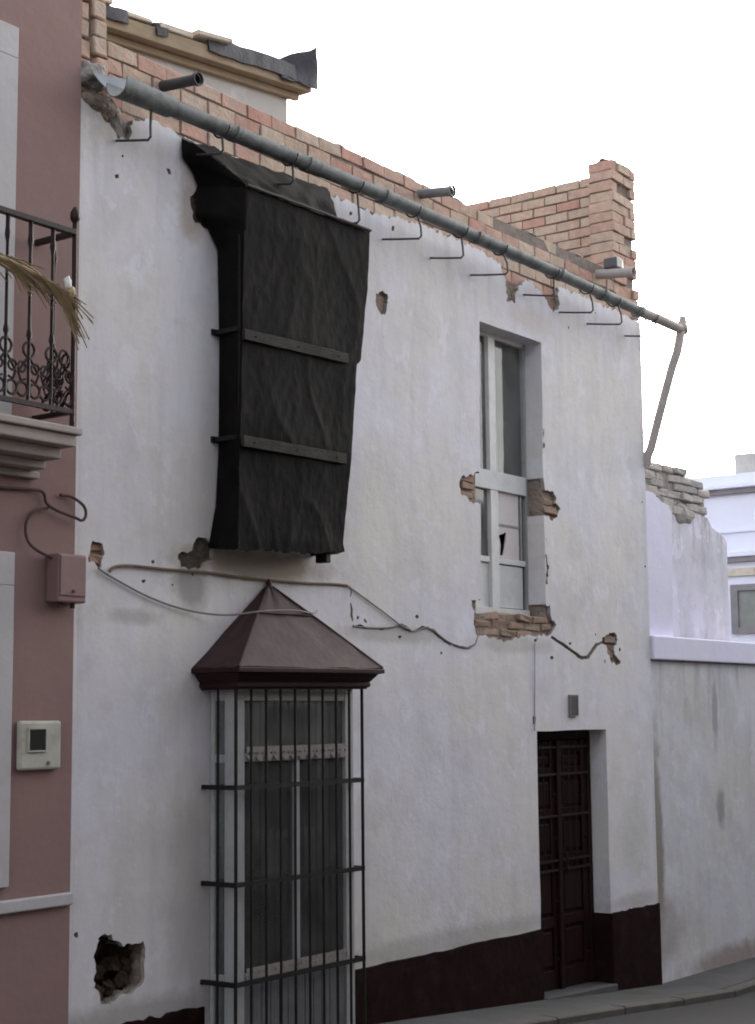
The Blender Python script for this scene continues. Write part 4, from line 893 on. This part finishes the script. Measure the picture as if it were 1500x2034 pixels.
# dry palm branch tied to the railing
pf = thing('palm_branch', 'dry palm branch tied with white cloth to the balcony railing', 'palm branch', (-0.8, -0.36, 4.45))
def pth(t_): return Vector((-1.0 + 0.50 * t_, -0.36 - 0.05 * t_, 4.55 + 0.0 * t_ - 0.10 * t_ * t_))
MB().tube([pth(i / 10) for i in range(11)], [.016 - .011 * i / 10 for i in range(11)], 8).build('stalk', 'dry_palm', pf, smooth=True)
for k in range(120):
    tip = k >= 98; t_ = (k / 97) if not tip else 0.86 + 0.14 * (k - 98) / 21
    p = pth(0.02 + 0.92 * t_) + Vector((0, random.uniform(-.012, .012), random.uniform(-.035, .045) * (1 - t_)))
    ln = random.uniform(.14, .28) if not tip else random.uniform(.16, .30); w_ = random.uniform(.003, .006) if not tip else .003
    d = Vector((1.0, random.uniform(-.12, .06), random.uniform(-.42, .10) - .22 * t_)) if not tip else Vector((0.75 + random.uniform(-.15, .2), -.05, random.uniform(-.85, -.30)))
    d.normalize(); rr_ = []; droop = random.uniform(.02, .09) + (.03 if tip else 0)
    for i in range(6):
        s_ = i / 5; q = p + d * ln * s_ + Vector((0, 0.012 * N(k, s_ * 2), -droop * s_ * s_ + 0.012 * N(k * 3.1, s_ * 3))); wv = w_ * math.sin(math.pi * (0.15 + .83 * s_)) + .0008
        rr_.append([q + Vector((0, .003, wv)), q + Vector((0, -.003, 0)), q + Vector((0, .003, -wv)), q + Vector((0, .0055, 0))])
    MB().loft(rr_).build('leaflet', 'dry_palm', pf, smooth=True)
lump('tie', (-0.462, -0.42, 4.495), .022, .015, .034, 'cloth_white', pf, 3, 3, .3)
lump('tie_knot', (-0.435, -0.42, 4.452), .024, .016, .030, 'dry_palm', pf, 5, 3, .3)

# junction box, cables, meter cover on the pink wall
t = thing('junction_box', 'pink painted cable junction box on the pink house corner', 'box', (-0.12, 0, 2.86))
MB().box(-0.215, -0.012, -0.115, NY - .003, 2.865, 3.125).build('case', 'box_pink', t, bevel=.01); MB().box(-0.205, -0.022, -0.122, -0.1155, 2.90, 3.115).build('lid', 'box_pink', t, bevel=.004)
for x in (-0.16, -0.07): MB().tube([(x, -.07, 2.866), (x, -.07, 2.838)], .014, 10).build('gland', 'cable_red', t, smooth=True)
MB().tube([(-.113, -.122, 2.925), (-.113, -.127, 2.925)], .010, 10).build('screw', 'cable_red', t)
t = thing('meter_cover', 'ivory meter cover with small dark window on the pink wall', 'meter box', (-0.26, 0, 1.98))
MB().box(-0.405, -0.115, -0.05, NY - .003, 1.985, 2.24).build('case', 'box_ivory', t, bevel=.014)
MB().box(-0.345, -0.232, -0.056, -0.0505, 2.088, 2.195).build('window', 'screen_dark', t, bevel=.002)
f = MB()
for a in [(-.353, -.224, 2.196, 2.204), (-.353, -.224, 2.079, 2.087), (-.353, -.346, 2.0875, 2.1955), (-.231, -.224, 2.0875, 2.1955)]: f.box(a[0], a[1], -.060, -.0505, a[2], a[3])
f.build('window_rim', 'box_ivory', t)
MB().tube([(-.21, -.05, 2.018), (-.21, -.056, 2.018)], .011, 10).build('lock', 'cable_brown', t)
cable('wall_cable', 'dark cable looping off the pink wall over the junction box', [(-0.75, -0.03, 3.44), (-0.553, -0.03, 3.447), (-0.347, -0.03, 3.459), (-0.258, -0.032, 3.452), (-0.232, -0.034, 3.395), (-0.166, -0.05, 3.36), (-0.057, -0.06, 3.335), (0.00, -0.06, 3.322), (0.026, -0.06, 3.345), (0.030, -0.055, 3.385), (0.005, -0.045, 3.42), (-0.058, -0.03, 3.45), (-0.132, -0.03, 3.452)], .0085, 'cable_red')
cable('wall_cable', 'reddish cable curving down into the junction box', [(-0.22, -0.03, 3.372), (-0.28, -0.034, 3.36), (-0.344, -0.035, 3.325), (-0.377, -0.035, 3.265), (-0.37, -0.04, 3.19), (-0.322, -0.05, 3.142), (-0.21, -0.06, 3.10)], .0085, 'cable_red')

# ------------------------------------------------------------------ right neighbour: low wall, white coping, broken upper wall
low = thing('low_house', 'low whitewashed house wall with stained front right of the door', 'house', (9.5, 0, g(9.5)))
sheet(rect(W + 0.008, 14.0, -0.6, 2.715), [], [], 0.022, 0.008, 0.24, 0.24, .2, 12).build('wall', 'whitewash_stained', low, smooth=True, sharp=35)
MB().box(W + .01, 14.0, -0.03, 0.30, 2.722, 2.935).build('coping', 'whitewash_clean', low, bevel=.012)
MB().box(W + .012, 13.98, 0.25, 8.0, 2.60, 2.90).build('roof_slab', 'cement', low)
MB().box(13.8, 14.0, 0.245, 8.0, -0.6, 2.59).build('side_wall', 'whitewash_stained', low)
up = thing('broken_wall', 'broken white upper wall with rough brick top right of the house', 'wall', (8.3, 0.4, 2.93))
sheet([(W + .04, 2.90), (7.53, 2.90), (7.58, 4.10), (7.5, 4.16), (7.35, 4.19), (7.2, 4.25), (W + .02, 4.26)], [], [], 0.06, 0.006, .34, .34, .15, 2).build('pier_face', 'whitewash_clean', up, smooth=True, sharp=35)
sheet([(7.45, 2.90), (9.52, 2.90), (9.55, 3.99), (9.5, 4.05), (9.2, 4.13), (9.1, 4.22), (8.5, 4.24), (7.46, 4.32)], [], [], 0.38, 0.012, .62, .62, .15, 5).build('wall', 'whitewash_weathered', up, smooth=True, sharp=35)
gm = brick_meshes(0.24, 0.12, 0.075, 'brick_grey', 5, .01, .01)
for c in range(6):
    z = 4.215 + c * .082
    x = 6.98 + (0.12 if c % 2 else 0)
    lim = [9.0, 8.9, 8.95, 8.9, 8.9, 8.45][c]
    while x < lim:
        if random.random() > .06: inst('brick', random.choice(gm), up, (x + .12, 0.45 + random.uniform(-.03, .03), z + random.uniform(-.006, .006)), (0, random.uniform(-.04, .04), random.uniform(-.10, .10)))
        x += .255
MB().prism([(6.97, 4.18), (9.1, 4.18), (9.08, 4.56), (8.75, 4.60), (6.97, 4.64)], .42, .54).build('mortar_core', 'cement', up)
MB().box(7.0, 7.95, .36, .39, 4.32, 4.345).build('ledge', 'cement', up); MB().box(7.0, 7.8, .35, .39, 4.47, 4.50).build('ledge', 'cement', up)
lump('mortar_lump', (8.5, .40, 4.2), .22, .05, .10, 'cement', up, 1); lump('mortar_lump', (7.75, .37, 4.27), .15, .05, .09, 'cement', up, 9)

# far building facing up the street
far = thing('far_building', 'pale bluish white building with ledges and a grey opening, far right', 'building', (20, 4, -.2))
MB().box(18.0, 26, 0.6, 9.0, -.5, 6.05).build('wall', 'bluish_paint', far)
MB().box(17.9, 18.0, 0.55, 9.0, 5.72, 5.80).build('cornice', 'shadow_trim', far); MB().box(17.82, 18.0, .5, 9.0, 5.801, 5.86).build('cornice', 'bluish_paint', far, bevel=.01)  # lower dark strip is the cornice's shadow line, painted
MB().box(17.86, 18.0, .5, 9.0, 4.70, 4.78).build('ledge', 'bluish_paint', far, bevel=.01); MB().box(17.9, 18.0, .5, 9.0, 4.62, 4.699).build('ledge', 'shadow_trim', far); MB().box(17.94, 18.0, .5, 9.0, 4.40, 4.52).build('band', 'tile_pale', far)  # dark strip below the ledge is its painted shadow line
MB().box(18.2, 18.9, 3.65, 4.02, 6.05, 6.40).build('chimney', 'grey_render', far, bevel=.02)
MB().box(19.2, 25, 2.0, 3.98, 6.052, 6.50).build('roof_room', 'bluish_paint', far); MB().box(19.1, 25, 1.9, 4.0, 6.502, 6.56).build('roof_room_cornice', 'bluish_paint', far, bevel=.01)
MB().tube([(18.5, 3.3, 6.05), (18.5, 3.3, 7.0)], .012, 6).build('aerial', 'iron', far)
for k in range(4): MB().tube([(18.5, 3.3 - .18 + .03 * k, 6.65 + .09 * k), (18.5, 3.3 + .18 - .03 * k, 6.65 + .09 * k)], .006, 5).build('aerial', 'iron', far)
MB().box(17.955, 17.999, 1.0, 8.5, 5.10, 5.13).build('band', 'bluish_paint', far)
for (y0, y1) in ((2.2, 4.05), (5.2, 6.8), (.9, 1.8)):
    wd = part_empty('window', far, (18, (y0 + y1) / 2, 3.5))
    MB().box(17.97, 18.02, y0 + .12, y1 - .12, 3.58, 4.16).build('shutter', 'shutter_grey', wd)
    for (a, b, c_, d_) in [(y0, y0 + .119, 3.48, 4.26), (y1 - .119, y1, 3.48, 4.26), (y0 + .12, y1 - .12, 4.161, 4.26), (y0 + .12, y1 - .12, 3.48, 3.579)]:
        MB().box(17.93, 18.02, a, b, c_, d_).build('frame', 'shadow_trim', wd)
    MB().box(17.95, 17.969, (y0 + y1) / 2 - .02, (y0 + y1) / 2 + .02, 3.58, 4.16).build('mullion', 'shadow_trim', wd)

# ------------------------------------------------------------------ other side of the street, unseen, heights set to darken the lower facade
for k, (x0, x1, h_, mt) in enumerate([(-16.0, -5.0, 9.2, 'far_render'), (-4.99, 3.6, 8.2, 'far_render'), (3.61, 13.0, 5.1, 'far_render'), (13.01, 26.0, 5.6, 'far_render')]):
    op = thing('opposite_shade_house', ['tallest unseen beige terrace house across the street', 'middle unseen beige terrace house across the street', 'lowest unseen beige terrace house across the street', 'farthest unseen beige terrace house across the street'][k], 'house', ((x0 + x1) / 2, -9, g((x0 + x1) / 2)))
    MB().box(x0, x1, -16, -7.5, -.5, h_).build('wall', mt, op); MB().box(x0 - .0, x1, -7.68, -7.35, h_, h_ + .18).build('cornice', mt, op, bevel=.02)
    x = x0 + 1.2
    while x < x1 - 1.6:
        for z in ((g(x) + 0.9, g(x) + 3.9) if h_ > 6 else (g(x) + 0.9,)):
            wd = part_empty('window', op, (x + .55, -7.5, z))
            MB().box(x, x + 1.1, -7.52, -7.485, z, z + 1.6).build('pane', 'screen_dark', wd)
            for (a, b, c_, d_) in [(x - .12, x - .001, z - .1, z + 1.7), (x + 1.101, x + 1.22, z - .1, z + 1.7), (x, x + 1.1, z + 1.601, z + 1.7), (x, x + 1.1, z - .1, z - .001)]:
                MB().box(a, b, -7.53, -7.45, c_, d_).build('frame', 'trim_paint', wd)
        x += 2.6
ce = thing('added_end_house', 'added unseen beige house closing the far end of the street', 'house', (25, -3.5, g(25)))  # added out of view to darken the lower right walls
MB().box(24.0, 32.0, -7.45, 0.2, -.8, 6.6).build('wall', 'far_render', ce); MB().box(23.85, 24.0, -7.45, 0.2, 6.4, 6.6).build('cornice', 'far_render', ce, bevel=.02)
for y in (-6.2, -3.9, -1.6):
    for z in (0.6, 3.6):
        wd = part_empty('window', ce, (24, y + .5, z))
        MB().box(23.985, 24.02, y, y + 1.0, z, z + 1.5).build('pane', 'screen_dark', wd)
        for (a, b, c_, d_) in [(y - .12, y - .001, z - .1, z + 1.6), (y + 1.001, y + 1.12, z - .1, z + 1.6), (y, y + 1.0, z + 1.501, z + 1.6), (y, y + 1.0, z - .1, z - .001)]:
            MB().box(23.95, 24.03, a, b, c_, d_).build('frame', 'trim_paint', wd)
bpy.context.view_layer.update()
